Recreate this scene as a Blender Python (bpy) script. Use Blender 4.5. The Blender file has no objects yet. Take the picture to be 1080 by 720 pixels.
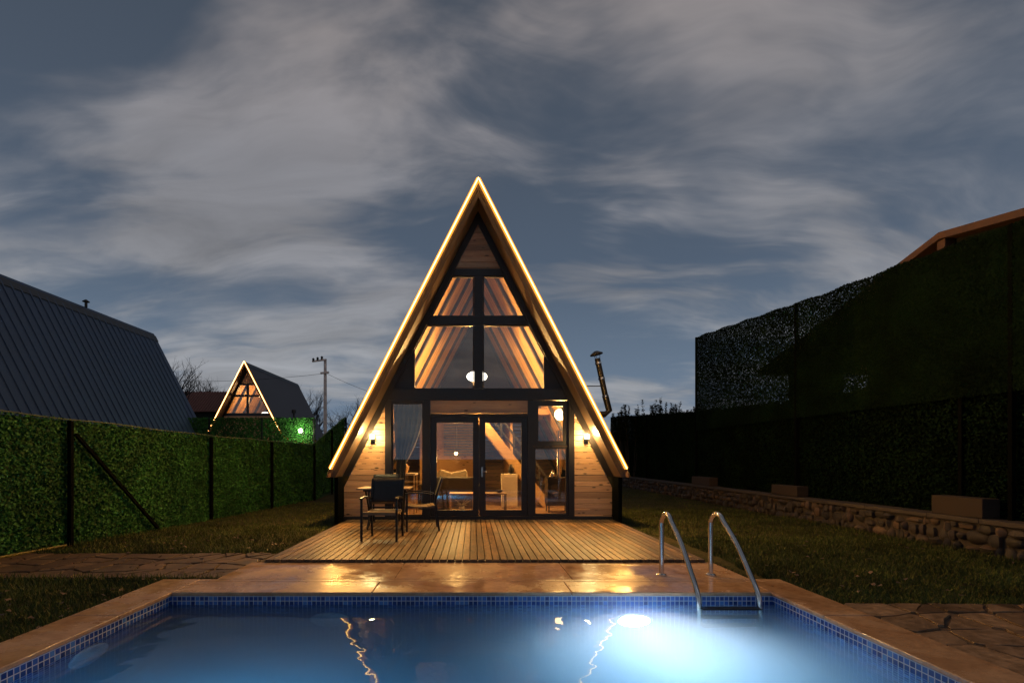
import bpy, math, random
import numpy as np
from mathutils import Vector, Matrix
random.seed(7); rng = np.random.default_rng(7)
R = math.radians
sc = bpy.context.scene
C = sc.collection
# ------------------------------------------------------------------ camera
CAMZ = 1.40; F = 510.0; VX = 499.0; VY = 483.0
cd = bpy.data.cameras.new("camera"); cam = bpy.data.objects.new("camera", cd); C.objects.link(cam)
cam.location = (0, 0, CAMZ); cam.rotation_euler = (R(90), 0, 0)
cd.sensor_width = 36; cd.lens = 17.0; cd.shift_x = (540 - VX) / 1080; cd.shift_y = (VY - 360) / 1080
cd.clip_start = 0.05; cd.clip_end = 3000
sc.camera = cam
sc.view_settings.view_transform = 'Standard'; sc.view_settings.look = 'None'
sc.view_settings.exposure = 0.0; sc.view_settings.gamma = 1.0; sc.view_settings.use_curve_mapping = False
sc.render.engine = 'CYCLES'
cy = sc.cycles
cy.use_denoising = True; cy.denoiser = 'OPENIMAGEDENOISE'
cy.max_bounces = 8; cy.diffuse_bounces = 3; cy.glossy_bounces = 4; cy.transmission_bounces = 8; cy.transparent_max_bounces = 12
cy.volume_bounces = 2; cy.sample_clamp_indirect = 3.0; cy.sample_clamp_direct = 0; cy.blur_glossy = 0.3
cy.use_light_tree = True
LED_STRENGTH = 17.0; LED_W = 16.0; WALL_LAMP_W = 70.0; POOL_W = 3200.0; POOL_UP_W = 4000.0; POOL_NEAR_W = 8000.0; WATER_SCATTER = 1.5; WATER_ABSORB = 1.3

def at(px, py, Y):
    return Vector(((px - VX) / F * Y, Y, CAMZ - (py - VY) / F * Y))

# ------------------------------------------------------------------ node helper
class NT:
    def __init__(s, tree): s.t = tree; s.n = tree.nodes; s.l = tree.links
    def node(s, ty, **kw):
        n = s.n.new(ty)
        for k, v in kw.items():
            if k.startswith('i_'): n.inputs[k[2:].replace('_', ' ')].default_value = v
            else: setattr(n, k, v)
        return n
    def link(s, a, b): s.l.new(a, b)
    def put(s, sock, v):
        if isinstance(v, bpy.types.NodeSocket): s.l.new(v, sock)
        elif v is not None: sock.default_value = v
    def math(s, op, a, b=None, c=None, clamp=False):
        n = s.n.new('ShaderNodeMath'); n.operation = op; n.use_clamp = clamp
        for i, v in enumerate((a, b, c)):
            if v is not None: s.put(n.inputs[i], v)
        return n.outputs[0]
    def vmath(s, op, a, b=None, scale=None):
        n = s.n.new('ShaderNodeVectorMath'); n.operation = op
        s.put(n.inputs[0], a)
        if b is not None: s.put(n.inputs[1], b)
        if scale is not None: s.put(n.inputs['Scale'], scale)
        return n.outputs['Value'] if op in ('DOT_PRODUCT', 'LENGTH', 'DISTANCE') else n.outputs[0]
    def mix(s, f, a, b, mode='MIX'):
        n = s.n.new('ShaderNodeMix'); n.data_type = 'RGBA'; n.blend_type = mode
        s.put(n.inputs[0], f); s.put(n.inputs[6], a); s.put(n.inputs[7], b)
        return n.outputs[2]
    def ramp(s, f, stops, interp='LINEAR'):
        n = s.n.new('ShaderNodeValToRGB'); n.color_ramp.interpolation = interp
        e = n.color_ramp.elements
        while len(e) < len(stops): e.new(0.5)
        for i, (p, c) in enumerate(stops):
            e[i].position = p
            e[i].color = (c, c, c, 1) if isinstance(c, (int, float)) else (*c, 1)
        s.put(n.inputs[0], f)
        return n.outputs[0]
    def noise(s, vec, scale, detail=4, rough=0.55, dist=0.0, out=0):
        n = s.n.new('ShaderNodeTexNoise'); s.put(n.inputs['Vector'], vec)
        n.inputs['Scale'].default_value = scale; n.inputs['Detail'].default_value = detail
        n.inputs['Roughness'].default_value = rough; n.inputs['Distortion'].default_value = dist
        return n.outputs[out]
    def mapping(s, vec, scale=(1, 1, 1), loc=(0, 0, 0), rot=(0, 0, 0)):
        n = s.n.new('ShaderNodeMapping'); s.put(n.inputs[0], vec)
        n.inputs['Scale'].default_value = scale; n.inputs['Location'].default_value = loc; n.inputs['Rotation'].default_value = rot
        return n.outputs[0]
    def maprange(s, v, a, b, c=0.0, d=1.0, smooth=False):
        n = s.n.new('ShaderNodeMapRange'); s.put(n.inputs[0], v)
        if smooth: n.interpolation_type = 'SMOOTHSTEP'
        for i, x in enumerate((a, b, c, d)): n.inputs[1 + i].default_value = x
        return n.outputs[0]

# ------------------------------------------------------------------ world: dusk sky with streaky cloud
w = bpy.data.worlds.new("World"); sc.world = w; w.use_nodes = True
t = NT(w.node_tree); w.node_tree.nodes.clear()
out = t.node('ShaderNodeOutputWorld'); bg = t.node('ShaderNodeBackground')
tc = t.node('ShaderNodeTexCoord'); D = tc.outputs['Generated']
sx = t.node('ShaderNodeSeparateXYZ'); t.link(D, sx.inputs[0])
dx, dy, dz = sx.outputs
zc = t.math('MAXIMUM', dz, 0.0)
den = t.math('ADD', zc, 0.22)
px_ = t.math('DIVIDE', dx, den); py_ = t.math('DIVIDE', dy, den)
cb = t.node('ShaderNodeCombineXYZ'); t.link(px_, cb.inputs[0]); t.link(py_, cb.inputs[1])
P = cb.outputs[0]
warp = t.noise(P, 0.9, 3, 0.5, 0, 1)
warp = t.vmath('SUBTRACT', warp, (0.5, 0.5, 0.5))
P2 = t.vmath('ADD', P, t.vmath('SCALE', warp, scale=.55))
n1 = t.noise(t.mapping(P2, (0.55, 1.15, 1), (0.3, 1.7, 0), (0, 0, R(14))), 1.3, 5, 0.56)
n2 = t.noise(t.mapping(P2, (0.7, 2.0, 1), (3.1, 0.4, 0), (0, 0, R(-18))), 1.9, 6, 0.58, 0.6)
n3 = t.noise(t.mapping(P2, (0.6, 3.2, 1), (7.1, 2.4, 0), (0, 0, R(6))), 1.6, 5, 0.6, 1.2)
rd = t.math('SUBTRACT', 1.0, t.math('ABSOLUTE', t.math('MULTIPLY', t.math('SUBTRACT', t.noise(t.mapping(P2, (.8, 1.5, 1), (5.3, 2.2, 0), (0, 0, R(-35))), 1.5, 5, .5, 1.0), .5), 5.0)), clamp=True)
rd2 = t.math('SUBTRACT', 1.0, t.math('ABSOLUTE', t.math('MULTIPLY', t.math('SUBTRACT', t.noise(t.mapping(P2, (.6, 2.2, 1), (1.3, 8.2, 0), (0, 0, R(22))), 1.7, 5, .52, .8), .5), 6.0)), clamp=True)
rdg = t.math('MULTIPLY', t.math('ADD', t.math('MULTIPLY', rd, .10), t.math('MULTIPLY', rd2, .09)), t.maprange(n1, .40, .58, .15, 1, True))
den_c = t.math('ADD', t.math('ADD', t.math('MULTIPLY', n1, 0.56), rdg), t.math('ADD', t.math('MULTIPLY', n2, 0.34), t.math('MULTIPLY', n3, 0.10)))
def blob(px, py, rad, amp):
    amp *= .75
    d = Vector(((px - VX) / F, 1, (VY - py) / F)).normalized()
    dot = t.vmath('DOT_PRODUCT', D, tuple(d))
    return t.math('MULTIPLY', t.maprange(dot, math.cos(R(rad)), 1.0, 0, 1, True), amp)
blobs = [(940, 60, 26, .15), (720, 60, 14, .07), (300, 235, 16, .06), (200, 190, 10, .04), (70, 160, 14, .05), (400, 10, 10, .08), (60, 340, 26, .10), (620, 20, 10, .05),
         (760, 200, 9, .06), (470, 95, 12, -.05), (650, 120, 8, -.05), (640, 240, 16, -.08), (110, 270, 9, -.07), (40, 60, 18, -.05),
         (310, 350, 18, .09), (560, 300, 10, -.03), (900, 300, 20, -.03), (640, 285, 7, .07), (700, 370, 9, .05)]
for b in blobs: den_c = t.math('ADD', den_c, blob(*b))
cl = t.maprange(den_c, 0.49, 0.76, 0, 1, True)
elev = t.maprange(dz, 0.0, 0.7, 0, 1)
base = t.ramp(elev, [(0.0, (0.150, 0.205, 0.285)), (0.22, (0.125, 0.175, 0.245)), (0.5, (0.074, 0.104, 0.152)), (0.75, (0.062, 0.083, 0.118)), (1.0, (0.050, 0.066, 0.092))])
cloudc = t.ramp(elev, [(0.0, (0.27, 0.285, 0.31)), (0.3, (0.270, 0.283, 0.310)), (0.45, (0.215, 0.222, 0.245)), (0.7, (0.205, 0.206, 0.226)), (1.0, (0.26, 0.235, 0.235))])
cloudc = t.vmath('SCALE', cloudc, scale=t.maprange(n2, .3, .7, .78, 1.22))
col = t.mix(cl, base, cloudc)
sky = t.node('ShaderNodeTexSky'); sky.sky_type = 'NISHITA'; sky.sun_disc = False
sky.sun_elevation = R(-3); sky.sun_rotation = R(200); sky.air_density = 1.0
col = t.mix(1.0, col, t.vmath('SCALE', sky.outputs[0], scale=0.02), 'ADD')
t.link(col, bg.inputs[0]); bg.inputs[1].default_value = 1.08
t.link(bg.outputs[0], out.inputs[0])
# last light of dusk: one very weak, wide sun
sd = bpy.data.lights.new("dusk_sun", 'SUN'); sd.energy = 0.03; sd.angle = R(15); sd.color = (0.8, 0.88, 1)
so = bpy.data.objects.new("dusk_sun", sd); C.objects.link(so); so.rotation_euler = (R(50), 0, R(20)); so.location = (0, -5, 20)

# ------------------------------------------------------------------ mesh builder
class MB:
    def __init__(s): s.v = []; s.f = []; s.bulk = []; s.smooth = False; s.uv = False
    def add(s, vs, fs):
        o = len(s.v); s.v += [tuple(x) for x in vs]; s.f += [tuple(i + o for i in f) for f in fs]; return s
    def box(s, a, b, M=None):
        x0, y0, z0 = a; x1, y1, z1 = b
        if x0 > x1: x0, x1 = x1, x0
        if y0 > y1: y0, y1 = y1, y0
        if z0 > z1: z0, z1 = z1, z0
        vs = [(x0,y0,z0),(x1,y0,z0),(x1,y1,z0),(x0,y1,z0),(x0,y0,z1),(x1,y0,z1),(x1,y1,z1),(x0,y1,z1)]
        if M is not None: vs = [tuple(M @ Vector(p)) for p in vs]
        return s.add(vs, [(0,3,2,1),(4,5,6,7),(0,1,5,4),(1,2,6,5),(2,3,7,6),(3,0,4,7)])
    def prism(s, poly, y0, y1):          # polygon in x,z extruded along y
        n = len(poly)
        ar = sum(poly[i][0]*poly[(i+1)%n][1]-poly[(i+1)%n][0]*poly[i][1] for i in range(n))
        if ar < 0: poly = poly[::-1]
        vs = [(p[0], y0, p[1]) for p in poly] + [(p[0], y1, p[1]) for p in poly]
        return s.add(vs, [tuple(range(n)), tuple(range(2*n-1, n-1, -1))] + [(i, i+n, (i+1)%n+n, (i+1)%n) for i in range(n)])
    def slab(s, poly, z0, z1):           # polygon in x,y extruded along z
        n = len(poly)
        ar = sum(poly[i][0]*poly[(i+1)%n][1]-poly[(i+1)%n][0]*poly[i][1] for i in range(n))
        if ar < 0: poly = poly[::-1]
        vs = [(p[0], p[1], z0) for p in poly] + [(p[0], p[1], z1) for p in poly]
        return s.add(vs, [tuple(range(n-1, -1, -1)), tuple(range(n, 2*n))] + [(i, (i+1)%n, (i+1)%n+n, i+n) for i in range(n)])
    def beam(s, p, q, wd, ht, up=(0, 0, 1)):
        p = Vector(p); q = Vector(q); d = (q - p).normalized(); u = Vector(up); sd = d.cross(u)
        if sd.length < 1e-4: sd = d.cross(Vector((0, 1, 0)))
        sd.normalize(); u = sd.cross(d)
        vs = []
        for c in (p, q):
            for a, b in ((-1,-1),(1,-1),(1,1),(-1,1)): vs.append(c + sd*a*wd/2 + u*b*ht/2)
        return s.add(vs, [(0,1,2,3),(7,6,5,4),(0,4,5,1),(1,5,6,2),(2,6,7,3),(3,7,4,0)])
    def tube(s, pts, r, n=8, caps=True):
        pts = [Vector(p) for p in pts]; m = len(pts)
        rs = r if isinstance(r, (list, tuple)) else [r]*m
        vs = []; prev = None
        for i, p in enumerate(pts):
            d = (pts[min(i+1, m-1)] - pts[max(i-1, 0)]).normalized()
            if prev is None:
                a = Vector((0, 0, 1)) if abs(d.z) < .9 else Vector((1, 0, 0))
                u = d.cross(a).normalized()
            else:
                u = (prev - d*prev.dot(d))
                u = u.normalized() if u.length > 1e-6 else d.orthogonal().normalized()
            prev = u; v = d.cross(u)
            for k in range(n):
                an = 2*math.pi*k/n; vs.append(p + (u*math.cos(an) + v*math.sin(an))*rs[i])
        fs = [(i*n+k, i*n+(k+1)%n, (i+1)*n+(k+1)%n, (i+1)*n+k) for i in range(m-1) for k in range(n)]
        if caps: fs += [tuple(range(n-1, -1, -1)), tuple(range((m-1)*n, m*n))]
        return s.add(vs, fs)
    def lathe(s, prof, c=(0,0,0), n=20, M=None):   # prof (r,z)
        vs = []
        for r_, z in prof:
            for k in range(n):
                a = 2*math.pi*k/n; p = Vector((r_*math.cos(a), r_*math.sin(a), z))
                if M is not None: p = M @ p
                vs.append(p + Vector(c))
        m = len(prof)
        fs = [(i*n+k, i*n+(k+1)%n, (i+1)*n+(k+1)%n, (i+1)*n+k) for i in range(m-1) for k in range(n)]
        fs += [tuple(range(n-1, -1, -1)), tuple(range((m-1)*n, m*n))]
        return s.add(vs, fs)
    def sphere(s, c, r, n=14, m=8, sc_=(1,1,1)):
        prof = [(max(1e-3, math.sin(math.pi*i/m))*r, -math.cos(math.pi*i/m)*r) for i in range(m+1)]
        return s.lathe(prof, c, n, Matrix.Diagonal(sc_))
    def quads(s, arr):                   # numpy (N,k,3)
        s.bulk.append(np.asarray(arr, dtype=np.float64)); return s

def build(name, mb, mat, parent=None, origin=None, smooth=False, bevel=0.0):
    org = Vector(origin) if origin is not None else (Vector(parent['_o']) if parent is not None else Vector((0,0,0)))
    me = bpy.data.meshes.new(name)
    if mb.bulk:
        vv = [np.array(mb.v, dtype=np.float64).reshape(-1, 3)]; loops = []; starts = []; tot = []
        li = 0
        for f in mb.f: starts.append(li); tot.append(len(f)); loops += list(f); li += len(f)
        loops = [np.array(loops, dtype=np.int64)]; starts = [np.array(starts, dtype=np.int64)]; tot = [np.array(tot, dtype=np.int64)]
        off = len(mb.v)
        for a in mb.bulk:
            N, k, _ = a.shape
            vv.append(a.reshape(-1, 3)); loops.append(np.arange(N*k) + off); off += N*k
            starts.append(np.arange(N)*k + li); tot.append(np.full(N, k)); li += N*k
        vv = np.concatenate(vv) - np.array(org); loops = np.concatenate(loops); starts = np.concatenate(starts); tot = np.concatenate(tot)
        me.vertices.add(len(vv)); me.vertices.foreach_set('co', vv.ravel())
        me.loops.add(len(loops)); me.loops.foreach_set('vertex_index', loops.astype(np.int32))
        me.polygons.add(len(starts)); me.polygons.foreach_set('loop_start', starts.astype(np.int32)); me.polygons.foreach_set('loop_total', tot.astype(np.int32))
        me.update(calc_edges=True)
    else:
        me.from_pydata([(x-org.x, y-org.y, z-org.z) for x, y, z in mb.v], [], mb.f); me.update()
    if mb.uv:                            # box projected metres
        uvl = me.uv_layers.new(name='UVMap')
        for p in me.polygons:
            n = p.normal
            for li in p.loop_indices:
                c = me.vertices[me.loops[li].vertex_index].co + org
                if abs(n.z) > .7: uvl.data[li].uv = (c.x, c.y)
                elif abs(n.y) > .7: uvl.data[li].uv = (c.x, c.z)
                else: uvl.data[li].uv = (c.y, c.z)
    if smooth:
        me.polygons.foreach_set('use_smooth', [True]*len(me.polygons))
    me.materials.append(mat)
    o = bpy.data.objects.new(name, me); C.objects.link(o)
    if parent is not None: o.parent = parent; o['_o'] = tuple(org)
    else: o.location = org; o['_o'] = tuple(org)
    if bevel:
        md = o.modifiers.new('bevel', 'BEVEL'); md.width = bevel; md.segments = 2; md.limit_method = 'ANGLE'
    if smooth and hasattr(me, 'set_sharp_from_angle'): me.set_sharp_from_angle(angle=R(40))
    return o
def tag(o, label=None, cat=None, group=None, kind=None):
    if label: o['label'] = label
    if cat: o['category'] = cat
    if group: o['group'] = group
    if kind: o['kind'] = kind
    return o
def thing(name, label, cat, loc=(0,0,0), group=None):
    o = bpy.data.objects.new(name, None); C.objects.link(o); o.location = loc; o['_o'] = tuple(loc); o.empty_display_size = .2
    return tag(o, label, cat, group)
def struct(name, mb, mat, **k): return tag(build(name, mb, mat, **k), kind='structure')
def copy_tree(o, parent=None):
    c = o.copy(); C.objects.link(c)
    if parent is not None: c.parent = parent
    for ch in list(o.children): copy_tree(ch, c)
    return c
def light(name, kind, loc, energy, color, parent=None, **k):
    d = bpy.data.lights.new(name, kind); d.energy = energy; d.color = color
    for a, b in k.items(): setattr(d, a, b)
    o = bpy.data.objects.new(name, d); C.objects.link(o); o.location = loc
    if parent is not None: o.parent = parent; o.location = Vector(loc) - Vector(parent['_o'])
    return o

# ------------------------------------------------------------------ materials
def mat(name):
    m = bpy.data.materials.new(name); m.use_nodes = True; m.node_tree.nodes.clear()
    n = NT(m.node_tree); o = n.node('ShaderNodeOutputMaterial'); b = n.node('ShaderNodeBsdfPrincipled')
    n.link(b.outputs[0], o.inputs[0]); n.out = o; n.b = b
    n.tc = n.node('ShaderNodeTexCoord'); n.obj = n.tc.outputs['Object']; n.uvc = n.tc.outputs['UV']
    n.geo = n.node('ShaderNodeNewGeometry'); n.pos = n.geo.outputs['Position']; n.isl = n.geo.outputs['Random Per Island']
    return m, n
def bump(n, h, strength=0.3, dist=0.01):
    b = n.node('ShaderNodeBump'); b.inputs['Strength'].default_value = strength; b.inputs['Distance'].default_value = dist
    n.put(b.inputs['Height'], h); n.link(b.outputs[0], n.b.inputs['Normal'])
def simple(name, c, rough=.5, metal=0.0, var=.25, vs=6.0, bmp=.15, spec=.5):
    m, n = mat(name)
    nz = n.noise(n.pos, vs, 5, .6)
    k = n.maprange(nz, .3, .7, 1-var, 1+var)
    n.put(n.b.inputs['Base Color'], n.vmath('SCALE', tuple(c), scale=k))
    n.put(n.b.inputs['Roughness'], n.maprange(nz, .3, .7, max(.02, rough-.1), min(1, rough+.1)))
    n.b.inputs['Metallic'].default_value = metal; n.b.inputs['Specular IOR Level'].default_value = spec
    if bmp: bump(n, n.noise(n.pos, vs*8, 4), bmp, .004)
    return m
def emit(name, c, s):
    m, n = mat(name); n.n.remove(n.b); e = n.node('ShaderNodeEmission'); e.inputs[0].default_value = (*c, 1); e.inputs[1].default_value = s
    n.link(e.outputs[0], n.out.inputs[0]); return m
def wood(name, c1, c2, axis, knots=True, rough=.55, grain=1.0, weather=False):
    # axis: direction the boards run in; colour differs board by board (mesh islands)
    m, n = mat(name)
    sc_ = {'x': (1.2, 14, 14), 'y': (14, 1.2, 14), 'z': (14, 14, 1.2)}[axis]
    off = n.node('ShaderNodeCombineXYZ'); n.put(off.inputs[0], n.math('MULTIPLY', n.isl, 37)); n.put(off.inputs[1], n.math('MULTIPLY', n.isl, 91)); n.put(off.inputs[2], n.math('MULTIPLY', n.isl, 53))
    p = n.vmath('ADD', n.pos, off.outputs[0])
    g = n.noise(n.mapping(p, sc_), 1.6, 6, .62, .8)
    col = n.mix(n.maprange(g, .28, .72), (*c1, 1), (*c2, 1))
    k = n.maprange(n.isl, 0, 1, .62, 1.25)
    col = n.vmath('SCALE', col, scale=k)
    if knots:
        v = n.node('ShaderNodeTexVoronoi'); v.feature = 'F1'
        ks = {'x': (3.2, 9, 9), 'y': (9, 3.2, 9), 'z': (9, 9, 3.2)}[axis]
        n.put(v.inputs['Vector'], n.mapping(p, ks)); v.inputs['Scale'].default_value = 1.0
        kk = n.maprange(v.outputs['Distance'], .09, .22, .12, 1, True)
        col = n.vmath('SCALE', col, scale=kk)
    if weather:
        big = n.noise(n.pos, 1.4, 5, .65)
        col = n.vmath('SCALE', col, scale=n.maprange(big, .32, .68, .55, 1.3))
        col = n.vmath('SCALE', col, scale=n.maprange(n.noise(n.mapping(n.pos, (3, 1, 3)), 5, 5, .7), .35, .65, .55, 1.25))
        col = n.vmath('SCALE', col, scale=n.maprange(n.isl, 0, 1, .75, 1.2))
    n.put(n.b.inputs['Base Color'], col)
    n.put(n.b.inputs['Roughness'], n.maprange(g, .2, .8, rough-.12, rough+.12))
    bump(n, g, .25, .004)
    return m
M = {}
M['pine'] = wood('pine_cladding', (.44, .215, .105), (.66, .37, .19), 'x')
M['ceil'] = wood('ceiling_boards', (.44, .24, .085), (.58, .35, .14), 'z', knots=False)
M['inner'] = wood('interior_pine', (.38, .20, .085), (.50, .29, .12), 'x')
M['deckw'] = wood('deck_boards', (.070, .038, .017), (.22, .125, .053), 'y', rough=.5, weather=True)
M['soffit'] = wood('darkened_soffit', (.07, .034, .015), (.12, .062, .027), 'z', knots=False)  # same boards as the ceiling, colour darkened to hold back the strip's light
M['verge'] = simple('verge_boards', (.085, .042, .018), .6, var=.15, vs=5)
M['dark'] = simple('dark_brown_paint', (.016, .011, .009), .42, var=.3, vs=3)
M['rafter'] = simple('dark_rafter', (.020, .017, .018), .6)
M['black'] = simple('black_metal', (.010, .010, .011), .38, .3)
M['floorw'] = wood('floor_boards', (.20, .11, .06), (.28, .16, .09), 'x', knots=False, rough=.35)
def grid_tile():
    m, n = mat('pool_mosaic')
    s = 0.047
    sep = n.node('ShaderNodeSeparateXYZ'); n.link(n.uvc, sep.inputs[0])
    u = n.math('DIVIDE', sep.outputs[0], s); v = n.math('DIVIDE', sep.outputs[1], s)
    fu = n.math('ABSOLUTE', n.math('SUBTRACT', n.math('FRACT', u), .5)); fv = n.math('ABSOLUTE', n.math('SUBTRACT', n.math('FRACT', v), .5))
    e = n.math('MAXIMUM', fu, fv); grout = n.maprange(e, .40, .45, 0, 1)
    cbn = n.node('ShaderNodeCombineXYZ'); n.put(cbn.inputs[0], n.math('FLOOR', u)); n.put(cbn.inputs[1], n.math('FLOOR', v))
    wn = n.node('ShaderNodeTexWhiteNoise'); wn.noise_dimensions = '3D'; n.link(cbn.outputs[0], wn.inputs[0])
    tile = n.ramp(wn.outputs[0], [(0, (.012, .035, .16)), (.45, (.02, .06, .26)), (.8, (.035, .11, .38)), (1, (.07, .20, .50))])
    col = n.mix(grout, tile, (.42, .47, .52, 1))
    n.put(n.b.inputs['Base Color'], col)
    n.put(n.b.inputs['Roughness'], n.maprange(grout, 0, 1, .12, .8))
    bump(n, n.math('SUBTRACT', 1, grout), .4, .002)
    return m
M['mosaic'] = grid_tile()
def travertine():
    m, n = mat('wet_travertine')
    a = n.noise(n.pos, 2.2, 6, .62, .8); b = n.noise(n.mapping(n.pos, (6, 20, 6)), 1.5, 5, .6, .5); d = n.noise(n.pos, .9, 4, .6)
    col = n.mix(n.maprange(a, .3, .7), (.30, .165, .085, 1), (.50, .33, .20, 1))
    col = n.mix(n.math('MULTIPLY', n.maprange(b, .5, .75), .35), col, (.13, .07, .04, 1))
    col = n.vmath('SCALE', col, scale=n.maprange(n.isl, 0, 1, .9, 1.08))
    dirt = n.noise(n.pos, 11, 5, .7)
    col = n.vmath('SCALE', col, scale=n.maprange(dirt, .35, .65, .8, 1.1))
    n.put(n.b.inputs['Base Color'], col)
    wet = n.maprange(n.math('ADD', d, n.math('MULTIPLY', n.math('SUBTRACT', dirt, .5), .25)), .36, .60, 0, 1, True)
    wb = n.maprange(a, .35, .65, .05, .16)
    n.put(n.b.inputs['Roughness'], n.math('ADD', n.math('MULTIPLY', n.math('SUBTRACT', 1, wet), .30), wb))
    bump(n, n.noise(n.pos, 9, 5, .6), .22, .006)
    return m
M['stone'] = travertine()
def leafmat(name, cs, rough=.5, spec=.25):
    m, n = mat(name)
    col = n.ramp(n.isl, [(i/(len(cs)-1), c) for i, c in enumerate(cs)])
    big = n.noise(n.pos, 1.1, 4, .6)
    col = n.vmath('SCALE', col, scale=n.maprange(big, .3, .7, .5, 1.45))
    n.put(n.b.inputs['Base Color'], col); n.b.inputs['Roughness'].default_value = rough; n.b.inputs['Specular IOR Level'].default_value = spec
    return m
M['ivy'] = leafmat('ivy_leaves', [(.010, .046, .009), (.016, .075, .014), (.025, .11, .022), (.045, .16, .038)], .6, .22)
M['ivy_unlit'] = leafmat('unlit_ivy_leaves', [(.0025, .008, .003), (.005, .014, .005), (.008, .021, .007)], .8, .05)  # ivy with the darkness of the unlit right side put into its colour
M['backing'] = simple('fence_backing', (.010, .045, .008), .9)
M['backing_unlit'] = simple('unlit_fence_backing', (.002, .004, .0015), .95, spec=.02)  # backing colour darkened likewise for the unlit right side
M['postd'] = simple('matt_black_post', (.003, .0035, .003), .95, spec=.03)
M['grassb'] = leafmat('grass_blades', [(.030, .046, .012), (.048, .070, .018), (.075, .092, .026), (.10, .088, .036)], .7, .1)
M['shrub'] = leafmat('shrub_leaves', [(.010, .016, .008), (.02, .03, .012)], .6)
M['bark'] = simple('bare_bark', (.035, .028, .024), .9)
def groundm():
    m, n = mat('lawn_soil')
    a = n.noise(n.pos, 1.6, 6, .65); b = n.noise(n.pos, 22, 5, .7)
    col = n.mix(n.maprange(a, .35, .65), (.030, .036, .012, 1), (.062, .050, .022, 1))
    col = n.vmath('SCALE', col, scale=n.maprange(b, .3, .7, .55, 1.4))
    n.put(n.b.inputs['Base Color'], col); n.b.inputs['Roughness'].default_value = .95; n.b.inputs['Specular IOR Level'].default_value = .1
    bump(n, b, .8, .03); return m
M['ground'] = groundm()
def rockm(name, cs, rough=.75):
    m, n = mat(name)
    col = n.ramp(n.isl, [(i/(len(cs)-1), c) for i, c in enumerate(cs)])
    a = n.noise(n.pos, 14, 6, .65); b = n.noise(n.pos, 3, 4, .6)
    col = n.vmath('SCALE', col, scale=n.maprange(a, .3, .7, .6, 1.3)); col = n.vmath('SCALE', col, scale=n.maprange(b, .3, .7, .7, 1.25))
    n.put(n.b.inputs['Base Color'], col); n.put(n.b.inputs['Roughness'], n.maprange(a, .3, .7, rough-.2, rough+.1))
    bump(n, a, .6, .012); return m
M['rock'] = rockm('field_stone', [(.026, .021, .018), (.045, .036, .029), (.032, .028, .024), (.11, .07, .045), (.022, .019, .016), (.038, .029, .023)])
M['flag'] = rockm('flagstone', [(.10, .062, .036), (.20, .13, .075), (.13, .085, .055), (.26, .17, .10)], .45)
M['flagd'] = rockm('earthy_flagstone', [(.065, .038, .022), (.12, .072, .04), (.085, .055, .032)], .65)
M['mortar'] = simple('mortar', (.050, .040, .032), .95, vs=20, bmp=.5)
M['joint'] = simple('earth_joint', (.07, .045, .028), .95, vs=20, bmp=.6)
M['cap'] = simple('wall_cap', (.055, .044, .036), .8, vs=5, bmp=.4)
M['roofm'] = simple('blue_grey_sheet_metal', (.040, .068, .125), .55, .2, var=.18, vs=1.2, bmp=.05)
M['ridge'] = simple('ridge_metal', (.035, .04, .05), .5, .3)
M['flat_roof'] = simple('bitumen_roof', (.10, .095, .105), .85, 0, var=.12, vs=2)
M['steel'] = simple('stainless_steel', (.62, .60, .57), .2, 1.0, var=.06, vs=4, bmp=.02)
M['rust'] = simple('brown_fascia', (.13, .065, .036), .75, vs=4)
M['plaster'] = simple('dark_plaster', (.02, .02, .018), .9, spec=.05)
M['tileroof'] = simple('red_tile_roof', (.16, .062, .045), .85, vs=4, bmp=.5)
M['conc'] = simple('pole_concrete', (.62, .55, .52), .8)
M['block'] = simple('stone_block', (.036, .023, .015), .85, vs=9, bmp=.5)
M['fabric_dark'] = simple('dark_sofa_fabric', (.045, .038, .032), .9, vs=12)
M['sling'] = simple('chair_sling_black', (.010, .011, .013), .7, vs=20)
M['seatp'] = simple('chair_seat_tan', (.16, .10, .05), .6, vs=14)
M['tablep'] = simple('table_top_board', (.24, .16, .09), .5, vs=8)
M['white'] = simple('cream_panel', (.62, .52, .40), .55, vs=3, var=.1)
M['curtain'] = simple('grey_curtain', (.11, .12, .14), .9, vs=5)
M['cushion'] = simple('cushion_cloth', (.22, .17, .11), .9, vs=20)
M['backw'] = wood('shaded_back_pine', (.10, .05, .025), (.16, .085, .04), 'x')  # darker copy of the interior pine; the room's dimness is in its colour
M['oak'] = wood('stair_pine', (.42, .24, .10), (.58, .36, .17), 'x', knots=False)
M['hill'] = simple('far_hill', (.05, .062, .075), 1, vs=.02, bmp=0)
M['led'] = emit('led_strip', (1.0, .56, .10), LED_STRENGTH)
M['led_halo'] = emit('led_halo', (1.0, .34, .045), 1.5)  # orange lens halo of the strip, imitated by a glowing surface
M['led_far'] = emit('led_strip_far', (1.0, .48, .14), 14)
M['bulb'] = emit('warm_bulb', (1.0, .82, .42), 60)
M['bulb_in'] = emit('interior_bulb', (1.0, .62, .25), 30)
M['shade_lit'] = emit('lit_white_shade', (1.0, .93, .80), 6)
M['pool_lens'] = emit('pool_lamp_lens', (.80, .92, 1.0), 120)
M['pool_off'] = simple('pool_lamp_unlit', (.75, .78, .80), .3)
M['green_bulb'] = emit('garden_bulb', (.80, 1.0, .45), 60)
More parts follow.
